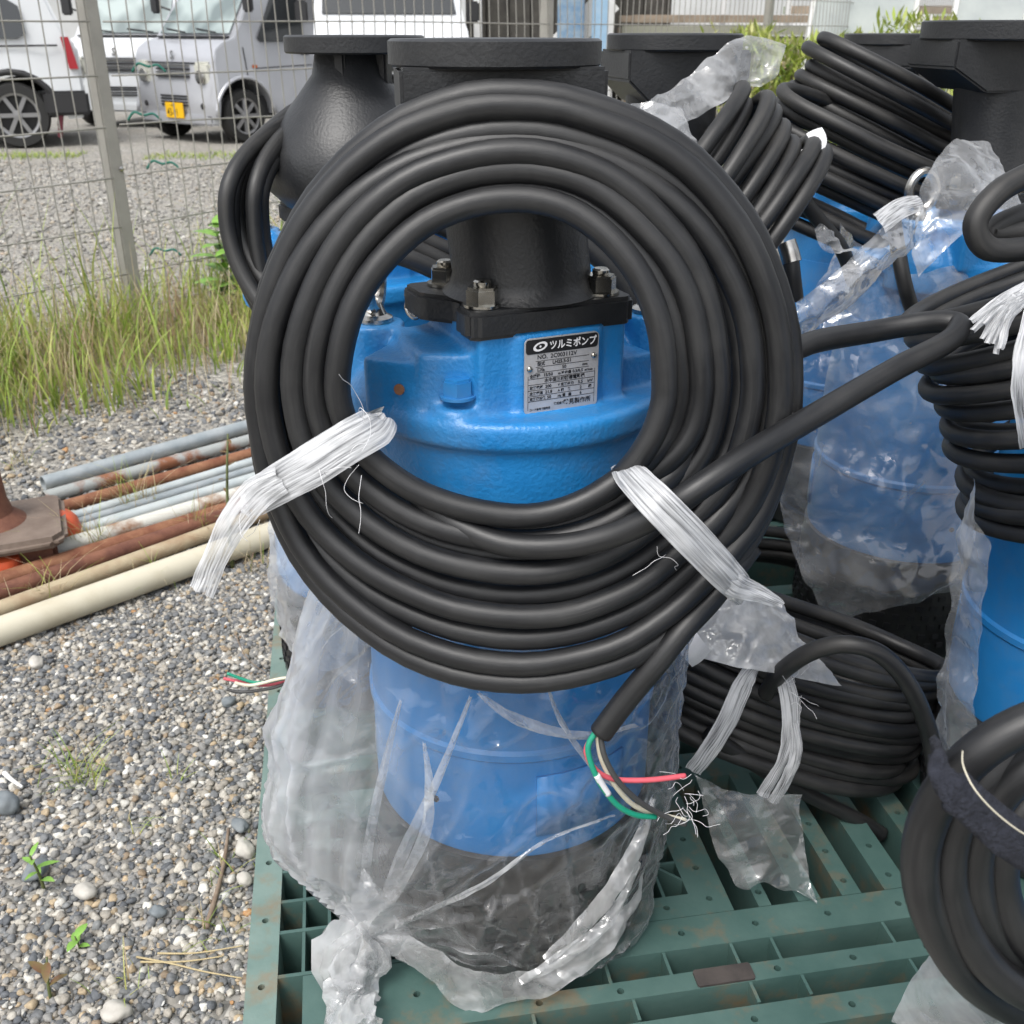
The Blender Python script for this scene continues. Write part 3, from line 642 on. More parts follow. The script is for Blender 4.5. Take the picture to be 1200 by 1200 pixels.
        T_ = [('NO.', .0058, -.0255, .0165), ('2C003112V', .0056, -.012, .0165), ('型式', .0040, -.0255, .0105), ('LH25.5-51', .0046, -.010, .0105),
              ('口径', .0040, -.0255, .0050), ('50', .0044, .0, .0050), ('mm', .0036, .021, .0052), ('全揚程', .0036, -.033, -.0005), ('15/50', .0042, -.019, -.0005), ('m 吐出量', .0034, -.004, -.0004), ('0.5/0.5', .0040, .011, -.0005), ('m³/min', .0030, .0235, -.0004),
              ('水中型三相誘導電動機', .0042, -.018, -.0061), ('定格電圧', .0034, -.033, -.0116), ('200', .0042, -.017, -.0117), ('V 定格出力', .0034, -.004, -.0116), ('5.5', .0042, .017, -.0117), ('kW', .0036, .027, -.0116),
              ('定格電流', .0034, -.033, -.0171), ('21.8', .0042, -.017, -.0172), ('A 極    数', .0034, -.004, -.0171), ('2', .0042, .019, -.0172), ('極', .0036, .028, -.0171),
              ('定格周波数', .0034, -.033, -.0224), ('50', .0042, -.015, -.0225), ('Hz 重   量', .0034, -.004, -.0224), ('6', .0042, .019, -.0225), ('コード番号製造年月', .0024, -.033, -.0325), ('株式会社', .0028, -.008, -.0295), ('鶴見製作所', .0058, .002, -.0305)]
        for b_, s_, x_, y_ in T_: text_part(b_, s_, ins, np_, fr(x_, y_, .0016), bold=.00012)
        for x_, y_ in ((-.033, .008), (.033, .0135)):
            o = MB().add(*lathe([(.0030, .0013), (.0028, .0024), (.0016, .0034), (0, .0037)], 16)).build('rivet', M['stainless'], np_, 60); o.data.transform(fr(x_, y_))
    return root
make_pump((0, 1.03), 0, 'blue pump with nameplate framed by the large black cable coil', nameplate=True)
make_pump((-.235, 1.57), R(4), 'blue pump with bulbous black outlet behind the large coil, beside the fence post', bulb=True, gus_rot=68, fl_off=(.01, 0), flange_r=.094)
make_pump((.218, 1.66), R(6), 'blue pump with torn plastic draped on its black flange', fl_off=(0, 0), gus_rot=6, top=1.165, flange_r=.096)
make_pump((.72, 1.72), R(38), 'blue pump in a clear bag with lifting eye, beside the stack of hung loops', fl_off=(-.012, .02), flange_r=.118, top=1.182, flange_t=.026, gus_rot=-30, eye_rz=R(-30))
make_pump((.775, 1.17), R(8), 'blue pump carrying the tall stack of hung cable loops, bare body', fl_off=(0, 0), top=1.165)
make_pump((.74, 2.24), R(3), 'blue pump with black flange behind the two leaning coils', fl_off=(0, 0), gus_rot=50, top=1.163, flange_r=.104, flange_t=.020)
make_pump((.68, .58), R(8), 'blue pump carrying the coil held by a navy strap', fl_off=(0, 0), top=1.165)

# ------------------------------------------------------------ cable coils
CR = .0111
def coil_loops(loops, cx, cy, steps=72, blend_at=.86, blend_w=.10):
    """loops: list of (L,R,T,B) px with (yL,yR,yT,yB) distances; returns one continuous winding."""
    P = []
    n = len(loops)
    for k in range(n):
        for s in range(steps):
            f = s / steps; th = 2 * math.pi * f                     # 0 = right, going up (counter-clockwise)
            def pt(lp):
                (L, Rr, T, B), (yL, yR, yT, yB) = lp
                c, s_ = math.cos(th), math.sin(th)
                px = cx + (Rr - cx) * c if c >= 0 else cx + (cx - L) * c
                py = cy - (cy - T) * s_ if s_ >= 0 else cy - (B - cy) * s_
                Y = (yR if c >= 0 else yL) * c * c + (yT if s_ >= 0 else yB) * s_ * s_
                return np.array(at(px, py, Y))
            a = pt(loops[k])
            if k < n - 1:
                q = (f - blend_at) / blend_w; q = min(1, max(0, q)); q = q * q * (3 - 2 * q)
                if q > 0: a = a * (1 - q) + pt(loops[k + 1]) * q
            P.append(a)
    return P
def jit(P, amp, sc, seed):
    return [np.array(p) + amp * np.array(noise.noise_vector(Vector(tuple(p)) * sc + Vector((seed, 0, 0)))) for p in P]
bx = [606, 619, 637, 652, 672, 698, 727, 753, 780, 801]
lx = [396, 389, 367, 360, 338, 331, 309, 303, 296, 293]
rx = [771, 789, 814, 822, 842, 868, 879, 897, 914, 921]
tx = [231, 222, 197, 191, 178, 168, 160, 146, 123, 109]
L_ = []; rj = np.random.default_rng(12)
for k in range(10):
    odd = k % 2
    yB = .812 - .0035 * k + .016 * odd * (1 if k < 6 else .5); yL = .826 + .0045 * k + .019 * odd; yR = .828 + .004 * k + .016 * odd; yT = .858 + .0030 * k + (.014 * odd if k < 6 else .004 * odd)
    jl, jr_, jt, jb = rj.uniform(-5, 5, 4); dy_ = rj.uniform(-.005, .005, 4); yL += dy_[0]; yR += dy_[1]; yT += dy_[2]; yB += dy_[3] * .6
    L_.append(((lx[k] + jl, rx[k] + jr_, tx[k] + jt, bx[k] + jb * .5), (yL, yR, yT, yB)))
main_coil = empty('cable_coil', at(608, 815, .79), 0, 'large round coil of thick black cable hung in front of the nameplate pump', 'cable coil')
def world_part(b, name, m, parent, smooth=60, bevel=0):          # mesh given in world coords, parented to a thing
    o = b.build(name, m, parent, smooth, bevel)
    bpy.context.view_layer.update() if False else None
    mw = Matrix.LocRotScale(parent.location, parent.rotation_euler, None) if parent is not None else Matrix.Identity(4)
    o.data.transform(mw.inverted()); return o
pre = [at(664, 601, .845), at(694, 585, .838), at(723, 561, .826), at(749, 528, .822), at(765, 490, .824)]
base_w = coil_loops(L_, 608, 450); dlt = Vector(base_w[0]) - at(771, 450, .828)
pre = [p + dlt * w_ for p, w_ in zip(pre, (0, .2, .5, .8, 1))]
wind = jit(jit(list(cr(pre + [base_w[0], base_w[3]], 5)[:25]) + base_w, .0062, 5, 3), .0014, 20, 9)
cb = cable(wind, CR, 16)
# feed from the pump side and the long free end that runs out to the neighbouring coil and back
tail = cr([at(905, 425, .905), at(950, 402, .95), at(1020, 389, 1.0), at(1085, 378, 1.005), at(1117, 378, 1.0), at(1124, 385, .985), at(1108, 402, .965), at(1050, 432, .93), at(960, 484, .86), at(880, 531, .80), at(820, 571, .775), at(768, 604, .775), at(715, 628, .782), at(655, 640, .789), at(590, 637, .80), at(530, 612, .815), at(490, 580, .825)], 9)
world_part(cable(tail, CR, 16), 'cable_loop', M['rubber'], main_coil, 180)
end = cr([at(880, 640, .86), at(835, 700, .83), at(800, 738, .81), at(770, 776, .80), at(735, 818, .798), at(704, 859, .796)], 8)
world_part(cable(end, CR * 1.03, 16), 'cable_end', M['rubber'], main_coil, 180)
world_part(cb, 'cable', M['rubber'], main_coil, 180)
def wire(pts, r, m, parent, name='core_wire', n=8, lab=None):
    o = world_part(MB().add(*tube(cr(pts, n), r, 8)), name, M[m], parent, 180)
    if lab: o['label'] = lab
    return o
wire([at(698, 858, .795), at(689, 878, .79), at(700, 912, .785), at(722, 942, .785), at(745, 955, .79), at(768, 957, .80)], .0030, 'wire_green', main_coil, lab='green insulated core')
wire([at(696, 860, .797), at(687, 880, .795), at(698, 902, .792), at(720, 913, .795), at(760, 914, .80), at(803, 909, .81)], .0028, 'wire_red', main_coil, lab='pinkish red insulated core')
wire([at(700, 862, .797), at(705, 890, .797), at(722, 922, .797), at(745, 945, .80), at(775, 955, .805), at(803, 961, .81)], .0026, 'wire_white', main_coil, lab='off white insulated core')
wire([at(704, 860, .795), at(708, 885, .788), at(724, 915, .785), at(750, 940, .79), at(780, 957, .80), at(803, 966, .805)], .0029, 'wire_black', main_coil, lab='dark grey insulated core')
world_part(MB().add(*tube(cr([at(699, 908, .7845), at(706, 920, .7845), at(713, 931, .7845)], 4), .0034, 10)), 'core_sleeve', M['tagpaper'], main_coil, 180)

def coil3d(c, nrm, maj, a, b, n, width, jitter=.006, seed=0, steps=64, layers=2, rad=CR, start=0):
    c = np.array(c); nn = np.array(Vector(nrm).normalized()); e1 = Vector(maj); e1 = (e1 - Vector(nn) * e1.dot(Vector(nn))).normalized(); e1 = np.array(e1); e2 = np.cross(nn, e1)
    rs = np.random.default_rng(seed); P = []
    offs = [(i / (n - 1) - .5) * width for i in range(n)]
    par = [(rs.normal(0, jitter), rs.normal(0, jitter), rs.normal(0, .035), rs.uniform(0, 6.28), (i % layers) * rad * 1.1 + rs.normal(0, jitter * .4)) for i in range(n)]
    def pt(i, th):
        jx, jy, ti, ph, lay = par[i]
        return c + e1 * ((a - lay) * math.cos(th) + jx) + e2 * ((b - lay) * math.sin(th) + jy) + nn * (offs[i] + ti * a * math.cos(th + ph))
    for i in range(n):
        for s in range(steps):
            f = s / steps; th = 2 * math.pi * f + start
            p = pt(i, th)
            if i < n - 1 and f > .78:
                q = (f - .78) / .22; q = q * q * (3 - 2 * q); p = p * (1 - q) + pt(i + 1, th) * q
            P.append(p)
    return jit(P, jitter * .5, 7, seed)
def coil_thing(P, label, extra=(), m='rubber_dusty', rad=CR, seg=12):
    P = np.array(P); base = P[P[:, 2].argmin()]
    t = empty('cable_coil', tuple(base - np.array([0, 0, rad])), 0, label, 'cable coil')
    world_part(cable(P, rad, seg), 'cable', M[m], t, 180)
    for e in extra: world_part(cable(cr(e, 8), rad, seg), 'cable_end', M[m], t, 180)
    return t
# coil of the pump behind on the left
L2 = []
for k, (l, r_, t_, bt) in enumerate([(306, 640, 120, 470), (272, 650, 104, 455), (266, 640, 112, 430), (288, 630, 130, 480), (278, 650, 98, 400), (298, 640, 108, 500)]):
    y = 1.40 - .012 * (k % 3) + .01 * (k // 3); L2.append(((l, r_, t_, bt), (y, y, y + .20, y - .08)))
co2 = coil_thing(jit(coil_loops(L2, 455, 240), .006, 5, 8), 'black cable coil around the bulbous outlet, next to the fence post', [[at(400, 300, 1.22), at(450, 296, 1.21), at(500, 312, 1.215), at(560, 345, 1.24)], [at(395, 255, 1.25), at(450, 262, 1.24), at(505, 285, 1.25), at(560, 310, 1.27)], [at(400, 275, 1.235), at(450, 280, 1.225), at(500, 298, 1.235), at(560, 328, 1.255)], [at(385, 235, 1.27), at(450, 240, 1.265), at(510, 262, 1.27), at(570, 290, 1.28)], [at(640, 240, 1.27), at(690, 270, 1.26), at(730, 310, 1.27), at(760, 360, 1.28)], [at(650, 260, 1.25), at(690, 292, 1.245), at(725, 330, 1.25), at(755, 385, 1.26)], [at(385, 730, 1.30), at(362, 752, 1.31), at(352, 780, 1.32), at(345, 795, 1.33)]])
for k, (pts, m_) in enumerate([([at(346, 792, 1.33), at(330, 796, 1.33), at(300, 800, 1.33), at(266, 789, 1.33)], 'wire_green'), ([at(346, 796, 1.33), at(320, 806, 1.33), at(285, 811, 1.33), at(266, 808, 1.33)], 'wire_black'), ([at(346, 793, 1.325), at(325, 796, 1.325), at(295, 803, 1.325), at(275, 800, 1.325)], 'wire_white'), ([at(346, 795, 1.335), at(310, 803, 1.335), at(272, 797, 1.335), at(262, 795, 1.335)], 'wire_red')]):
    wire(pts, .0026, m_, co2)
# coil of the pump with torn plastic on its flange
coil_thing(coil3d((.272, 1.45, .935), (.80, -.12, -.50), (.52, .15, .84), .155, .13, 8, .135, .006, 4), 'slanting black cable coil in front of the flange with torn plastic',
           [[at(880, 150, 1.45), at(900, 180, 1.45), at(945, 240, 1.5), at(985, 290, 1.55), at(1000, 330, 1.6)]])
# two coils leaning left of the far flange
coil_thing(coil3d(at(1045, 135, 1.93), (.40, -.10, .90), (.90, .0, -.42), .185, .10, 6, .105, .005, 11), 'upper black cable coil leaning before the far flange',)
coil_thing(coil3d(at(1000, 215, 1.80), (.36, -.12, .90), (.92, .0, -.38), .185, .10, 9, .17, .006, 12), 'lower black cable coil leaning under another, white tag on it',
           [[at(1046, 250, 1.58), at(1052, 290, 1.55), at(1062, 340, 1.53), at(1078, 390, 1.55)]])
# stack hung on the near right pump
coil_thing(coil3d((.745, 1.13, .835), (-.34, .25, .90), (1, .0, .38), .250, .225, 13, .265, .008, 21), 'tall stack of black cable loops hung on the bare blue pump, white twine on it',
           [[at(1215, 200, .98), at(1170, 225, .96), at(1143, 262, .95), at(1160, 292, .95), at(1215, 290, .96)], [at(1215, 246, 1.0), at(1175, 262, .99), at(1162, 275, .985), at(1215, 268, .99)]])
# loose coil lying on the pallet
coil_thing(coil3d((.405, 1.25, .305), (.33, .22, .92), (.93, .05, -.36), .22, .125, 12, .185, .010, 31, layers=2), 'black cable coil lying loose on the green pallet, tied with white twine',
           [[at(898, 812, 1.10), at(915, 788, 1.065), at(950, 764, 1.04), at(992, 755, 1.025), at(1034, 768, 1.02), at(1068, 808, 1.02), at(1090, 865, 1.03), at(1098, 925, 1.05), at(1100, 985, 1.08)],
            [at(830, 860, 1.12), at(900, 905, 1.13), at(960, 938, 1.14), at(1005, 960, 1.15), at(1034, 978, 1.15)]])
# strapped coil close on the right
L7 = []
for k, (l, r_, t_, bt) in enumerate([(1078, 1500, 828, 1205), (1112, 1480, 852, 1182), (1143, 1520, 872, 1160), (1173, 1480, 905, 1140)]):
    y = .452 + .004 * k; L7.append(((l, r_, t_, bt), (y, y + .05, y + .02 * (k % 2), y + .03 * ((k + 1) % 2))))
coil7 = coil_thing(jit(coil_loops(L7, 1290, 1025), .004, 8, 2), 'black cable coil bound with a navy fleece strap', [], 'rubber')
# a few flattened loops below the bagged pump, behind the loose coil
coil_thing(coil3d((.50, 1.72, .20), (.1, -.25, .95), (1, 0, 0), .20, .12, 5, .07, .008, 41), 'dark slack cable loops on the pallet behind the loose coil')

# ------------------------------------------------------------ ties, straps, plastic film
FACE = Vector((0, -.93, .36))
def ribbon(pts, widths, ncol=7, n=8, seed=0, face=FACE, rag=.0012):
    P = cr(pts, n); N = len(P); wv = np.interp(np.linspace(0, 1, N), np.linspace(0, 1, len(widths)), widths)
    T = np.gradient(P, axis=0); b = MB(); b.uv = []; rs = np.random.default_rng(seed); off = rs.normal(0, rag, (N, ncol)); off[1:-1] = (off[:-2] + off[1:-1] + off[2:]) / 2
    f0 = np.array(face) if face is not None else None
    ctr = P.mean(0)
    for i in range(N):
        t = T[i] / (np.linalg.norm(T[i]) + 1e-9)
        fn = f0 if f0 is not None else P[i] - ctr
        fn = fn / (np.linalg.norm(fn) + 1e-9)
        s = np.cross(t, fn); s /= np.linalg.norm(s) + 1e-9; nrm = np.cross(s, t)
        for j in range(ncol):
            q = j / (ncol - 1) - .5
            b.v.append(tuple(P[i] + s * wv[i] * q + nrm * (off[i, j] + .0025 * (1 - 4 * q * q)))); b.uv.append((j / (ncol - 1), i / N * 3))
    for i in range(N - 1):
        for j in range(ncol - 1): b.f.append((i * ncol + j, i * ncol + j + 1, (i + 1) * ncol + j + 1, (i + 1) * ncol + j))
    return b
def loose_threads(parent, spots, seed, r=.00024):
    rs = np.random.default_rng(seed); b = MB()
    for (p, d, l) in spots:
        p = np.array(p); d = np.array(d, float); pts = [p]
        for k in range(5):
            d = d + rs.normal(0, .45, 3) + np.array([0, 0, -.12]); d /= np.linalg.norm(d); pts.append(pts[-1] + d * l / 5)
        b.add(*tube(cr(pts, 4), r, 4))
    o = world_part(b, 'loose_threads', M['print_white'], parent, 180); o['kind'] = 'stuff'
def tie(parent, pts, widths, seed, name='twine_tie', m='twine', face=FACE):
    return world_part(ribbon(pts, widths, seed=seed, face=face), name, M[m], parent, 180)
# left tie of the big coil: across the front, then a hanging tail
tie(main_coil, [at(452, 490, .84), at(440, 500, .815), at(405, 520, .797), at(365, 545, .795), at(325, 568, .80), at(300, 585, .815), at(294, 592, .84)], [.020, .036, .036, .037, .034, .030, .022], 1)
tie(main_coil, [at(330, 562, .795), at(300, 580, .80), at(272, 615, .80), at(252, 655, .80), at(236, 694, .80)], [.024, .030, .027, .022, .024], 2, 'twine_tail')
tie(main_coil, [at(452, 490, .84), at(430, 505, .90), at(350, 550, .905), at(300, 585, .89), at(294, 592, .84)], [.02, .03, .03, .03, .022], 3)
tie(main_coil, [at(728, 545, .845), at(738, 556, .80), at(768, 587, .757), at(806, 626, .757), at(848, 670, .775), at(866, 690, .80), at(872, 700, .85)], [.018, .027, .030, .031, .030, .026, .02], 4)
tie(main_coil, [at(840, 662, .772), at(862, 685, .785), at(890, 696, .80), at(915, 708, .81)], [.022, .024, .016, .008], 5, 'twine_tail')
rs0 = np.random.default_rng(5)
loose_threads(main_coil, [(at(440 + rs0.uniform(-25, 5), 492 + rs0.uniform(-5, 20), .79), (rs0.normal(.3, .7), -.1, rs0.normal(0, .6)), rs0.uniform(.03, .075)) for _ in range(3)] +
              [(at(390 + rs0.uniform(-20, 40), 545 + rs0.uniform(-10, 15), .785), (rs0.normal(0, .3), -.1, -.8), rs0.uniform(.03, .06)) for _ in range(4)] +
              [(at(315 + rs0.uniform(-30, 30), 600 + rs0.uniform(-15, 15), .79), (rs0.normal(.2, .5), -.1, -.6), rs0.uniform(.03, .07)) for _ in range(2)] +
              [(at(805 + rs0.uniform(-6, 6), 930 + rs0.uniform(-28, 35), .80), (rs0.normal(.3, .8), -.2, rs0.normal(-.3, .6)), rs0.uniform(.015, .045)) for _ in range(18)] +
              [(at(770, 640, .775), (.1, -.1, -1), .05), (at(780, 650, .775), (-.6, -.1, -.5), .04)], 8)
loose = next(o for o in COL.objects if o.get('label', '').startswith('black cable coil lying loose'))
tie(loose, [at(895, 775, 1.10), at(880, 787, 1.075), at(868, 808, 1.065), at(852, 845, 1.055), at(830, 880, 1.05), at(812, 903, 1.055)], [.012, .020, .026, .026, .024, .022], 11)
tie(loose, [at(898, 776, 1.10), at(915, 788, 1.075), at(925, 820, 1.065), at(926, 860, 1.058), at(915, 895, 1.055), at(893, 932, 1.06)], [.012, .02, .024, .022, .014, .016], 12)
tie(loose, [at(930, 845, 1.058), at(933, 880, 1.052), at(923, 910, 1.052), at(906, 940, 1.06)], [.012, .016, .016, .016], 13)
loose_threads(loose, [(at(925 + rs0.uniform(-8, 18), 800 + rs0.uniform(-10, 40), 1.05), (rs0.normal(.4, .6), -.1, rs0.normal(0, .6)), rs0.uniform(.02, .05)) for _ in range(8)], 9)
# navy strap
sm = tie(coil7, [at(1098, 875, .455), at(1106, 898, .425), at(1122, 925, .412), at(1160, 962, .408), at(1205, 995, .41), at(1260, 1020, .43)], [.014, .017, .020, .022, .024, .024], 20, 'fleece_strap', 'velcro')
so_ = sm.modifiers.new('s', 'SOLIDIFY'); so_.thickness = .004
wire([at(1128, 880, .425), at(1129, 898, .412), at(1143, 926, .402), at(1170, 955, .399), at(1205, 980, .40), at(1250, 1000, .42)], .0004, 'wire_white', coil7, 'strap_cord')

_HC = {}
def _h(i, j, k):
    q = (i, j, k); v = _HC.get(q)
    if v is None:
        n = (i * 374761393 + j * 668265263 + k * 2147483647 * 3 + 1013904223) & 0xffffffff
        n = ((n ^ (n >> 13)) * 1274126177) & 0xffffffff; v = ((n ^ (n >> 16)) & 0xffff) / 32767.5 - 1; _HC[q] = v
    return v
_FR = (Matrix.Rotation(.7, 3, 'X') @ Matrix.Rotation(.5, 3, 'Y') @ Matrix.Rotation(1.1, 3, 'Z'))
def facet(v):                                            # piecewise flat noise: straight creases, plane facets
    v = _FR @ v; i, j, k = math.floor(v.x), math.floor(v.y), math.floor(v.z); f = (v.x - i, v.y - j, v.z - k)
    o = sorted((0, 1, 2), key=lambda a: -f[a]); c = [i, j, k]; r = _h(*c) * (1 - f[o[0]])
    c[o[0]] += 1; r += _h(*c) * (f[o[0]] - f[o[1]]); c[o[1]] += 1; r += _h(*c) * (f[o[1]] - f[o[2]]); c[o[2]] += 1
    return r + _h(*c) * f[o[2]]
def crumple(p, amp, sc, seed):
    v = Vector(tuple(p)) * sc + Vector((seed * 3.7, seed * 1.3, 0))
    w = Vector(noise.noise_vector(v * .5)) * .5
    return amp * (facet(v + w) + .45 * facet((v + w) * 2.7) + .16 * facet(v * 6.1))
def sheet(name, ctrl, m, label, cat='plastic sheet', amp=.006, sc=14, res=9, seed=0, parent=None):
    rows = [cr([at(*c) for c in row], res) for row in ctrl]
    cols = [cr([rows[i][j] for i in range(len(rows))], res) for j in range(len(rows[0]))]
    V = np.array(cols)                                   # (nu, nv, 3)
    du = np.gradient(V, axis=0); dv = np.gradient(V, axis=1); nm = np.cross(du, dv); nm /= np.linalg.norm(nm, axis=2)[..., None] + 1e-9
    nu, nv = V.shape[:2]; b = MB(); ctr = V.reshape(-1, 3).mean(0)
    for i in range(nu):
        for j in range(nv):
            e = min(i, j, nu - 1 - i, nv - 1 - j) / 4.0
            ed = np.array(noise.noise_vector(Vector(tuple(V[i, j])) * 34 + Vector((seed, 0, 0)))) * (.004 * max(0, 1 - e))
            b.v.append(tuple(V[i, j] + nm[i, j] * crumple(V[i, j], amp, sc, seed) + ed))
    for i in range(nu - 1):
        for j in range(nv - 1): b.f.append((i * nv + j, i * nv + j + 1, (i + 1) * nv + j + 1, (i + 1) * nv + j))
    if parent is not None: return world_part(b, name, M[m], parent, 50)
    z = V.reshape(-1, 3); lo = z[z[:, 2].argmin()]
    o = b.build(name, M[m], None, 50); o.data.transform(Matrix.Translation(-Vector(lo))); o.location = lo
    return tag(o, label, cat)

# main bag: open tube round the pump, billowing to the left, gathered at a knot
def main_bag():
    NT, NZ = 300, 150; ax = np.array([0, 1.03]); thk = math.atan2(KN.y - 1.03, KN.x) % (2 * math.pi); zk = .205; MILK_GLINT = []
    root = empty('plastic_bag', (0, 1.03, .1415), 0, 'clear plastic bag knotted round the foot of the nameplate pump', 'plastic bag')
    b = MB()
    for j in range(NZ):
        q = j / (NZ - 1)
        for i in range(NT):
            th = 2 * math.pi * i / NT
            top = .655 + .02 * math.sin(3 * th) + .02 * noise.noise(Vector((math.cos(th) * 3, math.sin(th) * 3, 0)))
            z = .150 + (top - .150) * q
            dth = (th - R(196) + math.pi) % (2 * math.pi) - math.pi
            sh = math.sin(math.pi / 2 * min(1, max(0, (z - .155) / .15))) if z < .305 else max(0, math.cos(math.pi / 2 * min(1, (z - .305) / .40))) ** 1.2
            r = .183 + .122 * math.exp(-(dth / .60) ** 2) * sh
            dth2 = (th - R(-5) + math.pi) % (2 * math.pi) - math.pi
            r += .022 * math.exp(-(dth2 / .45) ** 2) * max(0, min(1, (z - .16) / .2))
            r += .006 * facet(Vector((th * 4.5, z * 2.2, 1)))
            # pleats that run to the knot and to the gathered hem
            milk_glint = .52 * math.exp(-((dth - .10) / .55) ** 2) * min(1, sh * 1.5) * (.75 + .7 * noise.noise(Vector((th * 16, z * 2.2, 2))))
            dmin = 9
            for (tk_, zk_, npl, amp_, ln) in ((thk, zk, 10, .013, .26), (R(292), .150, 9, .010, .17)):
                s_ = ((th - tk_ + math.pi) % (2 * math.pi) - math.pi) * .2; h = z - zk_; dist = math.hypot(s_, h); phi = math.atan2(h, s_)
                q_ = phi * npl / math.pi + .55 * noise.noise(Vector((phi * 2.2, dist * 6, tk_))); f_ = abs((q_ % 1) - .5) * 2
                vis = .35 + .65 * max(0, noise.noise(Vector((math.floor(q_) * 3.3, tk_, 4.4))) + .35)
                rg = max(0, 1 - f_ / .32) ** 1.3 * math.exp(-dist / ln) * min(1, dist / .04) * vis
                r += amp_ * (1.6 * rg - .25 * math.exp(-dist / ln)); milk_glint += .50 * max(0, 1 - f_ / .10) * math.exp(-dist / (ln * .9)) * vis  # pleat ridges whitened: glossy streaks painted into the film opacity
                if tk_ == thk: dmin = dist
            p = np.array([ax[0] + r * math.cos(th), ax[1] + r * math.sin(th), z])
            d = crumple(p, .0095, 11, 5); p[0] += d * math.cos(th); p[1] += d * math.sin(th)
            # a few crisp creases across the sheet, each whitened as a painted glint
            v_ = Vector((th * 2.1 + z * 3, z * 7 - th, 7)); cz = 1 - abs(noise.noise(v_)) * 22
            if cz > 0: p[0] += .004 * cz * math.cos(th); p[1] += .004 * cz * math.sin(th); milk_glint += .10 * cz
            rr0 = math.hypot(p[0] - ax[0], p[1] - ax[1])
            if rr0 < .1765: p[0] = ax[0] + (p[0] - ax[0]) * .1765 / rr0; p[1] = ax[1] + (p[1] - ax[1]) * .1765 / rr0
            w_ = math.exp(-(dmin / .05) ** 2); p = p * (1 - w_) + np.array(KN) * w_; milk_glint += .3 * w_
            b.v.append(tuple(p)); MILK_GLINT.append(max(0, min(.85, milk_glint)))
    for j in range(NZ - 1):
        for i in range(NT):
            k = (i + 1) % NT; b.f.append((j * NT + i, j * NT + k, (j + 1) * NT + k, (j + 1) * NT + i))
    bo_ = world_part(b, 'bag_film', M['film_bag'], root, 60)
    bo_.data.attributes.new('milk', 'FLOAT', 'POINT').data.foreach_set('value', np.array(MILK_GLINT, dtype=np.float32))
    # gathered knot and its tail
    kb = MB(); N1, N2 = 60, 36
    path = cr([KN + Vector((.035, .02, .02)), KN, KN + Vector((-.018, -.028, -.012)), atz(430, 1128, .180), atz(416, 1152, .172), atz(410, 1180, .168), atz(424, 1215, .168)], 10); N1 = len(path)
    rad = np.interp(np.linspace(0, 1, N1), [0, .15, .3, .42, .5, .62, .8, 1], [.055, .030, .036, .040, .026, .022, .028, .03])
    T = np.gradient(path, axis=0)
    for i in range(N1):
        t = Vector(T[i]).normalized(); e1 = t.cross(Vector((0, -1, .3))).normalized(); e2 = t.cross(e1)
        for j in range(N2):
            a = 2 * math.pi * j / N2; rr_ = rad[i] * (1 + .22 * math.sin(5 * a + i * .12) + .12 * math.sin(11 * a - i * .2)) * (.62 + .38 * abs(math.cos(a + .6)))
            p = Vector(path[i]) + e1 * rr_ * math.cos(a) + e2 * rr_ * .75 * math.sin(a); cq = crumple(p, .011, 34, 4); p += (e1 * math.cos(a) + e2 * math.sin(a)) * cq
            kb.v.append(tuple(p))
    for i in range(N1 - 1):
        for j in range(N2): k = (j + 1) % N2; kb.f.append((i * N2 + j, i * N2 + k, (i + 1) * N2 + k, (i + 1) * N2 + j))
    world_part(kb, 'knot', M['film_milky'], root, 60)
    # long taut pleats of doubled film
    def onbag(px, py, r_=.199):
        d = ray(px, py); a_ = d.x ** 2 + d.y ** 2; b_ = -2 * d.y * 1.03; c_ = 1.03 ** 2 - r_ ** 2; q_ = b_ * b_ - 4 * a_ * c_
        t_ = (-b_ - math.sqrt(max(0, q_))) / (2 * a_); return Vector((d.x * t_, d.y * t_, HC + d.z * t_))
    for k, (pts, wd) in enumerate([([(440, 1082), (472, 1000), (512, 915), (552, 815)], [.010, .014, .009, .003]), ([(446, 1078), (495, 985), (503, 925), (497, 870)], [.010, .013, .010, .003]), ([(425, 1075), (432, 990), (450, 900), (470, 820)], [.012, .012, .009, .003]),
                                   ([(455, 1088), (560, 1040), (640, 985), (720, 955)], [.010, .006, .004, .0012]), ([(766, 935), (742, 1000), (700, 1065), (640, 1125)], [.006, .018, .020, .012]), ([(750, 1010), (715, 1075), (670, 1115), (610, 1150)], [.004, .014, .016, .010]),
                                   ([(560, 812), (610, 845), (680, 862), (745, 850)], [.003, .012, .009, .003]), ([(640, 800), (660, 850), (700, 905), (735, 930)], [.002, .006, .006, .002])]):
        world_part(ribbon([onbag(*p) for p in pts], wd, 5, 14, seed=90 + k, rag=.0016), 'pleat', M['film_milky'], root, 60)
    # bunched fold lying forward from the knot to the right
    sheet('bag_fold', [[(455, 1085, .89), (500, 1105, .86), (560, 1135, .845), (640, 1130, .845), (720, 1080, .87), (760, 1020, .90)], [(448, 1110, .885), (495, 1140, .85), (550, 1185, .83), (640, 1162, .835), (715, 1115, .86), (752, 1060, .89)]], 'film_milky', None, amp=.008, sc=26, res=12, seed=3, parent=root)
    return root
KN = atz(428, 1098, .20)
main_bag()
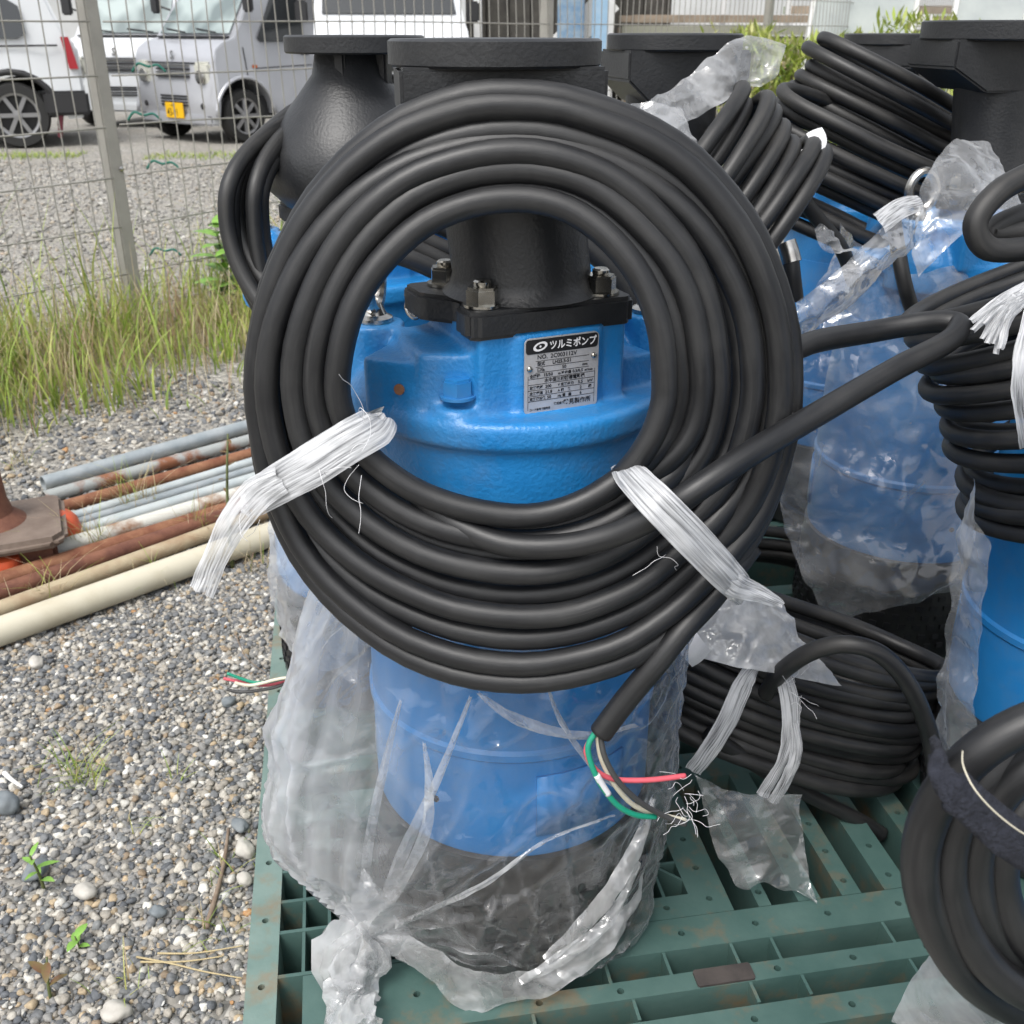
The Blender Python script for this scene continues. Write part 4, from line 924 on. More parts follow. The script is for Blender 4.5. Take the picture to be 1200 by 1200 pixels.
sheet('plastic_bag', [[(985, 262, 1.66), (1020, 300, 1.55), (1075, 320, 1.53), (1150, 300, 1.60)], [(935, 400, 1.60), (1000, 420, 1.54), (1075, 430, 1.51), (1165, 420, 1.56)], [(916, 530, 1.56), (985, 545, 1.53), (1070, 555, 1.505), (1165, 550, 1.55)], [(922, 630, 1.54), (985, 650, 1.52), (1060, 655, 1.50), (1150, 640, 1.54)], [(985, 735, 1.54), (1000, 725, 1.52), (1050, 705, 1.50), (1135, 690, 1.53)]], 'film', 'clear crinkled plastic bag hanging over the pump with lifting eye', 'plastic bag', amp=.022, sc=8, res=20, seed=21)
sheet('plastic_bag', [[(1078, 250, 1.45), (1040, 262, 1.43), (990, 310, 1.40), (935, 355, 1.37)], [(1075, 275, 1.44), (1040, 295, 1.415), (985, 345, 1.38), (930, 385, 1.36)], [(1060, 300, 1.46), (1030, 325, 1.44), (975, 372, 1.41), (935, 395, 1.39)]], 'film_milky', 'bunched whitish plastic twisted from the lifting eye toward the large coil', amp=.013, sc=17, res=16, seed=31)
sheet('plastic_bag', [[(1075, 260, 1.50), (1090, 205, 1.52), (1120, 162, 1.56), (1160, 168, 1.60)], [(1070, 295, 1.47), (1105, 245, 1.48), (1140, 215, 1.50), (1185, 215, 1.54)], [(1072, 325, 1.47), (1110, 290, 1.47), (1150, 262, 1.48), (1200, 262, 1.52)]], 'film_milky', 'silvery crumpled plastic covering the pump shoulder under the broad flange', amp=.013, sc=15, res=18, seed=32)
sheet('plastic_sheet', [[(742, 135, 1.36), (800, 92, 1.44), (852, 55, 1.50), (880, 46, 1.52), (917, 58, 1.53)], [(750, 150, 1.35), (805, 110, 1.42), (850, 85, 1.47), (880, 80, 1.50), (910, 85, 1.51)], [(770, 165, 1.35), (815, 138, 1.41), (850, 118, 1.44), (872, 102, 1.49), (893, 102, 1.50)]], 'film_milky', 'torn plastic scrap draped from the black flange onto a coil', amp=.011, sc=17, res=16, seed=33)
sheet('plastic_sheet', [[(738, 120, 1.36), (770, 118, 1.37), (800, 125, 1.38)], [(760, 150, 1.35), (790, 155, 1.355), (815, 160, 1.36)], [(790, 178, 1.34), (810, 182, 1.345), (828, 186, 1.35)]], 'film_milky', 'small clear plastic scrap between the large coil and the slanting coil', amp=.009, sc=26, res=10, seed=34)
sheet('plastic_sheet', [[(825, 688, 1.12), (868, 685, 1.12), (905, 700, 1.13), (925, 730, 1.13)], [(815, 725, 1.09), (860, 735, 1.08), (905, 745, 1.09), (955, 768, 1.10)], [(798, 768, 1.06), (850, 778, 1.055), (905, 790, 1.06), (985, 805, 1.08)]], 'film_white', 'crumpled white plastic lying over the loose coil', amp=.009, sc=20, res=16, seed=35)
sheet('plastic_sheet', [[(812, 905, 1.03), (850, 925, 1.03), (885, 932, 1.03), (938, 930, 1.04)], [(828, 950, 1.02), (865, 960, 1.01), (900, 962, 1.01), (942, 960, 1.02)], [(845, 1005, 1.01), (880, 1010, 1.0), (915, 1015, 1.0), (948, 1020, 1.0)], [(868, 1040, 1.0), (890, 1036, .99), (925, 1045, .99), (958, 1062, .985)]], 'film', 'clear torn plastic tail hanging from the loose coil onto the pallet', amp=.013, sc=16, res=16, seed=36)
sheet('plastic_bag', [[(1140, 560, 1.02), (1150, 600, .99), (1165, 640, .98)], [(1128, 660, 1.02), (1138, 690, 1.00), (1150, 720, .99)], [(1105, 750, 1.03), (1125, 770, 1.01), (1145, 800, .99)], [(1092, 850, 1.05), (1110, 860, 1.02), (1150, 870, .99)], [(1098, 905, 1.05), (1115, 920, 1.02), (1160, 930, .98)]], 'film', 'clear plastic bag edge beside the bare blue pump body', amp=.014, sc=14, res=16, seed=37)
sheet('plastic_bag', [[(1095, 1120, .60), (1130, 1125, .58), (1180, 1120, .57), (1260, 1110, .56)], [(1070, 1150, .60), (1120, 1165, .57), (1190, 1165, .55), (1270, 1150, .55)], [(1050, 1195, .60), (1110, 1215, .57), (1190, 1220, .55), (1270, 1210, .55)]], 'film_milky', 'clear plastic bag below the strapped coil', amp=.012, sc=14, res=12, seed=38)
sheet('plastic_bag', [[(318, 600, 1.42), (345, 610, 1.38), (380, 640, 1.36), (420, 660, 1.36)], [(312, 680, 1.40), (340, 700, 1.36), (380, 720, 1.34), (420, 730, 1.34)], [(325, 745, 1.40), (345, 760, 1.36), (385, 790, 1.34), (420, 800, 1.34)]], 'film_milky', 'milky plastic bag of the pump behind the large coil, at the pallet edge', amp=.014, sc=14, res=12, seed=39)
sheet('plastic_sheet', [[(955, 268, 1.50), (965, 262, 1.50), (985, 275, 1.50)], [(962, 290, 1.49), (978, 285, 1.49), (995, 290, 1.49)], [(985, 300, 1.48), (995, 296, 1.48), (1010, 300, 1.48)]], 'film_milky', 'tiny twisted plastic tip beside the lifting eye', amp=.010, sc=40, res=8, seed=40)
# white twine bundle on the hung stack
tw = empty('twine_bundle', at(1170, 420, .93), 0, 'frayed white twine bunch hanging on the stack of loops', 'twine')
for k in range(11):
    a = k / 10
    world_part(ribbon([at(1235, 318 + 8 * a, .93), at(1205, 335 + 14 * a, .90), at(1172 + 12 * a, 352 + 18 * a, .885), at(1140 + 34 * a + rs0.uniform(-6, 6), 376 + 40 * a + rs0.uniform(-8, 8), .88 - .01 * rs0.random())], [.012, .011, .009, .005], 4, seed=60 + k), 'twine_strand', M['twine'], tw, 180)
world_part(ribbon([at(1222, 340, .90), at(1205, 400, .875), at(1199, 460, .868), at(1206, 520, .885)], [.02, .022, .022, .02], 6, seed=80), 'twine_strand', M['twine'], tw, 180)
world_part(ribbon([at(1030, 262, 1.40), at(1056, 244, 1.42), at(1078, 238, 1.45)], [.03, .028, .022], 6, seed=81), 'twine_strand', M['twine'], tw, 180)
# paper tags
def tagstrip(pts, w, label, seed):
    b = ribbon(pts, w, 5, seed=seed, rag=.0002); P = np.array(b.v); lo = P[P[:, 2].argmin()]
    o = b.build('paper_tag', M['tagpaper'], None, 180); o.data.transform(Matrix.Translation(-Vector(lo))); o.location = lo
    return tag(o, label, 'tag')
tagstrip([at(915, 188, 1.40), at(930, 190, 1.40), at(950, 180, 1.40), at(959, 165, 1.41), at(954, 153, 1.42)], [.014, .020, .022, .022, .022], 'white curled paper tag on a cable before the leaning coils', 1)
tagstrip([at(800, 742, 1.05), at(806, 752, 1.04), at(815, 764, 1.04), at(822, 772, 1.05)], [.030, .030, .030, .030], 'white label wrapped on the loose coil cable', 2)
tagstrip([at(772, 741, .86), at(785, 741, .86), at(797, 737, .86)], [.012, .014, .014], 'small printed white label behind the cut cable end', 3)
tl_ = empty('shackle', at(925, 300, 1.42), 0, 'shiny metal cable gland hanging beside the slanting coil', 'cable gland')
world_part(MB().add(*tube(cr([at(921, 284, 1.43), at(925, 296, 1.425), at(928, 308, 1.42)], 3), .0135, 18)), 'collar', M['steel'], tl_, 40)
world_part(MB().add(*tube(cr([at(927, 306, 1.42), at(929, 325, 1.415), at(932, 350, 1.42)], 3), .0115, 14)), 'sleeve', M['rubber'], tl_, 60)
sh = empty('shackle', at(500, 340, 1.22), 0, 'shiny chain links behind the lifting boss inside the large coil', 'chain')
for k, (x, y) in enumerate([(487, 345), (497, 352), (484, 362)]):
    c = at(x, y, 1.20 + .008 * k); e1 = Vector((math.cos(k), .3, math.sin(k))).normalized(); e2 = e1.cross(Vector((.2, -1, .4 * (-1) ** k))).normalized()
    world_part(MB().add(*tube([c + e1 * .011 * math.cos(t) + e2 * .007 * math.sin(t) for t in np.linspace(0, 6.283, 20, endpoint=False)], .003, 8, True)), 'chain_link', M['steel'], sh, 180)

# ------------------------------------------------------------ pipes and scrap on the left
def pipe(l, r, rad, m, label, ext_l=0, ext_r=0.5, wall=True, z=0):
    a = atz(*l, rad); b = atz(*r, rad); d = (b - a).normalized(); a = a - d * ext_l; b = b + d * ext_r
    a.z = b.z = rad + z - .004; L = (b - a).length
    seg = 24; prof = [(rad * .86, .04), (rad * .86, 0), (rad, 0), (rad, L * .33), (rad, L * .66), (rad, L), (rad * .86, L), (rad * .86, L - .04)]
    vs, fs = lathe(prof, seg); fs = fs[:-2]
    q = Vector((0, 0, 1)).rotation_difference(d).to_matrix()
    o = MB().add([q @ v for v in vs], fs).build('pipe', M[m], None, 35); o.location = a
    return tag(o, label, 'pipe', 'pipes lying by the gravel')
pipe((50, 565), (287, 499), .0215, 'galv', 'bluish grey galvanised pipe, the one closest to the grass')
pipe((52, 582), (288, 516), .018, 'galv_rust', 'grey pipe streaked with rust, second from the grass', z=.002)
pipe((60, 596), (290, 531), .0165, 'rust', 'thin orange rusty pipe between grey pipes')
pipe((78, 606), (291, 541), .0135, 'galv_pale', 'thin pale galvanised pipe below the orange rusty one')
pipe((84, 613), (292, 550), .012, 'galv', 'thin dull grey pipe in the middle of the pipe row')
pipe((78, 625), (293, 560), .016, 'galv_pale', 'pale grey pipe in the middle of the pipe row, with a clean end')
pipe((45, 648), (296, 573), .0215, 'white_rust', 'white painted pipe rusting toward the coil', ext_l=.05)
pipe((20, 672), (290, 588), .020, 'rust', 'thick rusty orange brown pipe', ext_l=.05)
pipe((0, 692), (267, 601), .0185, 'rust_dark', 'dark maroon rusty pipe beside the tan pipe', ext_l=.25)
pipe((0, 712), (247, 622), .019, 'tan_pipe', 'tan stained pipe beside the cream pipe', ext_l=.25)
pipe((0, 738), (307, 628), .031, 'cream', 'thick cream plastic pipe lying closest to the pallet', ext_l=.30)
sb = atz(14, 615, .09)
base = empty('scaffold_jack_base', (sb.x - .02, sb.y + .02, 0), R(24), 'rusty brown steel base plate with a stub post beside the pipes', 'base plate')
bp_ = MB().add(*prism([(-.13, -.13), (-.11, -.15), (.10, -.15), (.13, -.12), (.13, .11), (.11, .13), (-.13, .13)], .062, .092)); bp_.build('plate', M['rust_dark'] if False else mat('brown_worn_steel', (.13, .095, .075), .7, col2=(.20, .155, .125), var_scale=14, bump=.3), base, bevel=.012)
MB().add(*lathe([(.085, .091), (.075, .10), (.058, .115), (.050, .15), (.047, .26), (.0, .262)], 32, (-.04, .01, 0))).build('post', M['rust_dark'], base)
MB().add(*box((0, 0, .031), (.20, .20, .062))).build('foot', M['rust_dark'], base, bevel=.01)
oc = atz(62, 615, .05)
orc = empty('orange_cover', (oc.x + .01, oc.y, 0), R(30), 'orange plastic cap tucked under the rusty base plate', 'plastic cap')
MB().add(*lathe([(.055, .0), (.058, .01), (.056, .035), (.050, .062), (.038, .078), (.0, .084)], 24, (0, 0, 0))).build('cap', M['orange'], orc, 50)
oc2 = atz(8, 664, .02); o2 = empty('orange_cover', (oc2.x, oc2.y, 0), 0, 'orange plastic scrap at the end of the dark maroon pipe', 'plastic cap')
MB().add(*lathe([(.035, .0), (.036, .02), (.03, .045), (.0, .05)], 18)).build('cap', M['orange'], o2, 50)

# ------------------------------------------------------------ fence
FP1 = Vector((-1.615, 4.35, 0)); FD = Vector((.617, .787, 0)); FN = Vector((.787, -.617, 0)); FS = 2.95; FA = math.atan2(.787, .617)
fence = empty('mesh_fence', FP1, FA, 'grey wire mesh fence with square posts running behind the pumps', 'fence')
def fmat(): return Matrix.LocRotScale(FP1, fence.rotation_euler, None)
for k in range(-1, 5):
    b = MB().add(*box((k * FS, 0, 1.0), (.060, .060, 2.0))); po = b.build('post', M['fence'], fence, bevel=.006)
    for zz in (.66, 1.45): MB().add(*lathe([(.011, 0), (.011, .006), (.0, .012)], 10, (k * FS + .016, -.030, zz), Matrix.Rotation(R(90), 3, 'X'))).build('bolt', M['steel'], po)
rf = np.random.default_rng(3)
for k in range(-1, 4):
    b = MB(); x0 = k * FS + .03; nv = 39
    hz_ = [.057 + .19 * j for j in range(10)] + [.095, .02]
    for z in hz_:
        xs = np.linspace(x0, x0 + FS - .06, 14); sag = .018 if k == 0 else .004
        b.add(*tube([(x, -.045 + .012 * noise.noise(Vector((x * 1.2, z, k))), z + sag * noise.noise(Vector((x * .9, z * 2, k * 3)))) for x in xs], .0033, 4))
    for j in range(nv):
        x = x0 + (j + .5) * (FS - .06) / nv; bend = .02 if k == 0 else .006
        zs = [.0, .2, .4, .6, .8, 1.0, 1.2, 1.5, 1.8]
        b.add(*tube([(x + bend * noise.noise(Vector((x * 1.7, z * 1.6, 5 + k))) * (1.6 if k == 0 and 2 < j < 9 else 1), -.040 + .018 * noise.noise(Vector((x, z * 1.4, 9))), z) for z in zs], .0029, 4))
    o = b.build('wire_mesh', M['fence'], fence, 180); o['kind'] = 'stuff'
gt = empty('twine_tie', FP1 + FD * .3 + Vector((0, 0, .5)), 0, 'green twine ties knotted to the wire mesh beside the post', 'twine')
for (x, y) in ((168, 78), (185, 192), (163, 135), (188, 294)):
    c = at(x, y, 4.62); pts = [c + Vector((dx, 0, dz)) for dx, dz in ((-.05, -.02), (-.02, .012), (.02, .0), (.06, .006), (.09, -.02))]
    world_part(MB().add(*tube(cr(pts, 4), .005, 6)), 'twine_strand', M['green_tape'], gt, 180)

# ------------------------------------------------------------ grass and weeds
def blades(name, spots, label, cat='grass', kind='stuff', pal=None, parent=None):
    V = []; F = []; C = []; n0 = 0
    for (x, y, h, w, lean, col) in spots:
        a = random.uniform(0, 6.283); da = Vector((math.cos(a), math.sin(a), 0)); sd_ = Vector((-da.y, da.x, 0)); z0 = gz(x, y) - .01
        ns = 5
        for i in range(ns):
            t = i / (ns - 1); c = Vector((x, y, z0)) + da * lean * h * t * t + Vector((0, 0, h * (t - .32 * lean * t * t)))
            ww = w * (1 - t) ** .7 * (.5 if i == 0 else 1) + .0004
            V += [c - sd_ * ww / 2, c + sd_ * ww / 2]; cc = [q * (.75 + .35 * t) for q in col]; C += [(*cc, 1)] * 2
        for i in range(ns - 1): F.append((n0 + 2 * i, n0 + 2 * i + 1, n0 + 2 * i + 3, n0 + 2 * i + 2))
        n0 += 2 * ns
    me = bpy.data.meshes.new(name); me.from_pydata([tuple(v) for v in V], [], F); me.update()
    ca = me.color_attributes.new('Col', 'FLOAT_COLOR', 'POINT'); ca.data.foreach_set('color', np.array(C, dtype=np.float32).ravel()); me.shade_smooth()
    o = obj(name, me, M['grass'], parent)
    return tag(o, label, cat, kind=kind) if label else o
GR = [(.26, .37, .06), (.33, .44, .08), (.42, .50, .11), (.21, .30, .06), (.47, .47, .15)]
DRY = [(.52, .44, .26), (.45, .36, .21), (.58, .50, .33), (.38, .30, .17), (.42, .27, .17)]
sp_ = []
for _ in range(13000):
    s = random.uniform(-1.6, 2.2); off = abs(random.gauss(0, .46)) if random.random() < .85 else random.uniform(-.35, 0)
    if off > 1.1: continue
    p = FP1 + FD * s + FN * off
    cl = noise.noise(Vector((p.x * 2.6, p.y * 2.6, 0)))
    if (off > .55 and cl < -.12) or (off < .12 and random.random() < .5): continue
    green = random.random() < .42 + .6 * cl
    h = (random.uniform(.08, .34) if random.random() < .9 else random.uniform(.3, .62)) * (1.15 - .60 * min(1, max(0, off)) ) * (1.0 + .5 * cl)
    sp_.append((p.x, p.y, max(.05, h), random.uniform(.005, .013) if green else random.uniform(.002, .0045), random.uniform(.15, .8), random.choice(GR if green else DRY)))
for _ in range(1500):
    s = random.uniform(2.2, 9.0); p = FP1 + FD * s + FN * random.gauss(.1, .25); sp_.append((p.x, p.y, random.uniform(.1, .45), random.uniform(.004, .009), random.uniform(.2, .8), random.choice(GR)))
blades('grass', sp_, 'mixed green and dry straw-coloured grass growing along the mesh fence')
st_ = []
for _ in range(5000):
    x = random.uniform(-8, 1); y = 11.15 + random.gauss(0, .16) + .02 * x
    if noise.noise(Vector((x * 1.1, 3, 0))) > -.15: st_.append((x, y, random.uniform(.02, .07), .012, .6, random.choice(GR)))
blades('grass', st_, 'thin strip of short green grass in front of the parked vehicles')
tuft = []
for (px, py, n_, hh) in ((95, 905, 46, .085), (420 - 200, 960, 0, .05), (265, 1010, 18, .05), (165, 965, 12, .04), (200, 905, 10, .05), (160, 590, 60, .14), (240, 620, 50, .12), (110, 640, 70, .14), (60, 700, 30, .12), (300, 660, 24, .12), (180, 680, 30, .10), (255, 1090, 14, .06), (140, 1140, 14, .07), (20, 540, 30, .1)):
    c = atz(px, py, 0)
    for _ in range(n_): tuft.append((c.x + random.gauss(0, .025), c.y + random.gauss(0, .02), hh * random.uniform(.4, 1.3), random.uniform(.0012, .0028), random.uniform(.2, 1.1), random.choice(GR + DRY + DRY if py < 720 else GR + [DRY[1]])))
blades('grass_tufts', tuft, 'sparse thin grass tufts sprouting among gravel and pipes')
def leaf_mesh(L, Wd, fold=.15):
    b = MB(); n_ = 6
    for i in range(n_):
        t = i / (n_ - 1); w = Wd * math.sin(math.pi * min(1, t * .92 + .06)) ** .8 / 2
        z = -.35 * L * t * t
        b.v += [(L * t, -w, z + fold * w), (L * t, 0, z), (L * t, w, z + fold * w)]
    for i in range(n_ - 1):
        for j in range(2): b.f.append((i * 3 + j, i * 3 + j + 1, (i + 1) * 3 + j + 1, (i + 1) * 3 + j))
    return b.mesh('leaf', 180)
LEAF = {}
def plant(loc, h, leaves, L, Wd, label, name='weed', cat='plant', m='leaf', lean=.1, stems=1, group=None, parts=True):
    root = empty(name, loc, random.uniform(0, 6.28), label, cat, group)
    key = (L, Wd, m)
    if key not in LEAF: LEAF[key] = leaf_mesh(L, Wd); LEAF[key].materials.append(M[m])
    allv = MB()
    for s in range(stems):
        a = random.uniform(0, 6.28); ln = lean * random.uniform(.5, 1.6); hh = h * random.uniform(.7, 1.05) if stems > 1 else h
        ox, oy = (random.gauss(0, .05), random.gauss(0, .05)) if stems > 1 else (0, 0)
        def P(t): return Vector((ox + math.cos(a) * ln * hh * t * t, oy + math.sin(a) * ln * hh * t * t, hh * t))
        MB().add(*tube([P(t) for t in np.linspace(0, 1, 6)], [.005 * (1 - .7 * t) * (h / .4) ** .5 + .0006 for t in np.linspace(0, 1, 6)], 6)).build('stem', M['stem'], root, 180)
        for k in range(leaves):
            t = .25 + .75 * (k + .6) / leaves; az = k * 2.4 + random.uniform(-.3, .3)
            Mx = Matrix.Translation(P(min(t, 1))) @ Matrix.Rotation(az, 4, 'Z') @ Matrix.Rotation(R(random.uniform(-50, -10)), 4, 'Y') @ Matrix.Scale(random.uniform(.6, 1.1), 4)
            o = bpy.data.objects.new('leaf', LEAF[key]); COL.objects.link(o); o.parent = root; o.matrix_local = Mx
    return root
def gp(px, py): p = atz(px, py, 0); return (p.x, p.y, gz(p.x, p.y) - .004)
p_ = FP1 + FD * .42 + FN * .22
plant((p_.x, p_.y, -.01), .52, 16, .13, .075, 'bright green broad-leaved weed growing at the foot of the fence post', stems=3)
plant(gp(50, 1035), .085, 7, .034, .011, 'small green seedling with a reddish stem rising from the gravel', 'seedling')
plant(gp(58, 1165), .075, 3, .030, .012, 'small seedling with one reddish leaf in the gravel', 'seedling', m='leaf_red')
plant(gp(92, 1105), .03, 4, .022, .012, 'tiny low green seedling in the gravel beside the seedlings', 'seedling')
plant(gp(272, 660), .34, 8, .03, .012, 'tall dark reddish dead weed stalk standing beside the pipes', 'weed', m='leaf_red')
for k in range(7):
    s = [5.6, 6.1, 6.6, 7.2, 7.9, 8.5, 9.0][k]; p = FP1 + FD * s + FN * random.uniform(.1, .5)
    plant((p.x, p.y, -.01), [1.10, 1.15, 1.05, 1.0, 1.2, 1.1, 1.15][k], 22, .15, .028, 'tall yellowish green weed growing along the fence behind the coils', stems=6, lean=.22, group='tall weeds along the fence')

# stones and litter that stand out of the gravel
def stone(px, py, sz, m, label, flat=.6):
    c = atz(px, py, 0); bm = bmesh.new(); bmesh.ops.create_icosphere(bm, subdivisions=3, radius=1)
    o_ = Vector((px * .13, py * .07, 0))
    for v in bm.verts:
        v.co *= 1 + .35 * noise.noise(v.co * .9 + o_) + .12 * noise.noise(v.co * 2.4 + o_); v.co = Vector((v.co.x * sz, v.co.y * sz * .75, v.co.z * sz * flat))
    me = bpy.data.meshes.new('stone'); bm.to_mesh(me); bm.free(); me.shade_smooth(); o = obj('stone', me, M[m]); o.location = (c.x, c.y, sz * flat * .4); o.rotation_euler.z = px
    return tag(o, label, 'stone')
stone(42, 1023, .021, 'stone_grey', 'smooth blue grey stone beside the seedling')
stone(6, 945, .024, 'stone_grey', 'dark grey stone with a flat top near the tuft of grass', .8)
stone(100, 1047, .018, 'stone_pale', 'pale angular stone below the blue grey stone')
stone(288, 998, .018, 'stone_pale', 'pale stone against the pallet edge, upper of a pair', .9)
stone(288, 1033, .014, 'stone_pale', 'small pale stone against the pallet edge, lower of a pair', .9)
stone(282, 970, .016, 'stone_grey', 'flat dark stone against the pallet edge')
stone(268, 824, .015, 'stone_grey', 'rounded grey stone under the stripped wire ends')
stone(43, 778, .018, 'stone_pale', 'large pale stone just below the cream pipe')
stone(135, 1188, .020, 'stone_pale', 'beige angular stone beside the seedling with a reddish leaf')
stone(185, 1070, .014, 'stone_grey', 'blocky grey stone beside the dry twig')
def twig(pts, r, m, name, label, cat):
    P = [Vector(gp(*p)) + Vector((0, 0, .016)) for p in pts]; o0 = P[0]
    o = MB().add(*tube(cr([p - o0 for p in P], 6), np.interp(np.linspace(0, 1, (len(pts) - 1) * 6 + 1), [0, 1], [r, r * .55]), 7)).build(name, M[m], None, 180); o.location = o0
    return tag(o, label, cat)
twig([(242, 1088), (252, 1055), (262, 1015), (268, 972)], .0045, 'twig', 'twig', 'dry brown twig lying beside the pallet edge', 'twig')
for k, pts in enumerate([[(160, 1122), (200, 1130), (240, 1140), (284, 1148)], [(185, 1118), (230, 1118), (285, 1110)], [(165, 1128), (215, 1128), (262, 1122)]]):
    twig(pts, .0016, 'straw', 'straw_stalk', ['long dry straw stalk crossing toward the pallet edge', 'upper dry straw stalk pointing at the pallet edge', 'short dry straw stalk beneath another one'][k], 'straw')
twig([(5, 905), (14, 913), (26, 921)], .005, 'white_paint', 'litter', 'white scrap of plastic litter on the gravel', 'litter')
twig([(275, 740), (288, 770), (312, 790)], .0012, 'twig', 'twig', 'thin dark twig above the stripped wire ends', 'twig')

# ------------------------------------------------------------ vehicles
def profile_body(poly, w, tz, tk, inset=0, y_round=.06):
    """poly: (y, z) outline seen from the side, y forward negative behind; narrowed above tz by tk per metre"""
    def nar(z): return max(.55, 1 - max(0, z - tz) * tk)
    n = len(poly); vs = []
    xs = [-.5, -.46, 0, .46, .5]; sc = [.93, 1, 1, 1, .93]
    for x, s in zip(xs, sc):
        for (y, z) in poly:
            cy = y - (.045 if abs(x) > .48 and y > -.05 else 0); vs.append((x * w * nar(z), cy, z))
    fs = [tuple(range(n)), tuple(4 * n + i for i in range(n - 1, -1, -1))]
    for k in range(4):
        for i in range(n): j = (i + 1) % n; fs.append((k * n + i, (k + 1) * n + i, (k + 1) * n + j, k * n + j))
    return vs, fs, nar
def wheel(root, x, y, r, wd, side, spokes=8):
    M_ = Matrix.Rotation(R(90), 3, 'Y')
    ty = MB().add(*lathe([(r * .68, -wd / 2), (r * .93, -wd / 2), (r, -wd * .32), (r, wd * .32), (r * .93, wd / 2), (r * .68, wd / 2), (r * .66, wd * .2)], 36, (x, y, r), M_, False)).build('tyre', M['tyre'], root)
    f = side * wd * .30
    rim = MB().add(*lathe([(r * .60, -.004), (r * .69, -.004), (r * .70, .02), (r * .62, .014)], 32, (x + f, y, r), Matrix.Rotation(R(90) * side, 3, 'Y'), False))
    for k in range(spokes):
        a = 2 * math.pi * k / spokes
        rim.add(*box((x + f + side * .004, y + math.cos(a) * r * .36, r + math.sin(a) * r * .36), (.022, r * .62, .042), 0, Matrix.Rotation(a, 3, 'X')))
    rim.add(*lathe([(r * .16, 0), (r * .14, .025), (0, .028)], 14, (x + f, y, r), Matrix.Rotation(R(90) * side, 3, 'Y')))
    rim.build('rim', M['alloy'], ty)
    MB().add(*lathe([(r * .60, 0), (r * .60, .002)], 24, (x + side * .01, y, r), M_)).build('brake_disc', M['dark_trim'], ty)
def quadpanel(pts, th, nrm):
    n = Vector(nrm) * th; k = len(pts); vs = [Vector(p) for p in pts] + [Vector(p) + n for p in pts]
    return vs, [tuple(range(k)), tuple(range(2 * k - 1, k - 1, -1))] + [(i, (i + 1) % k, k + (i + 1) % k, k + i) for i in range(k)]
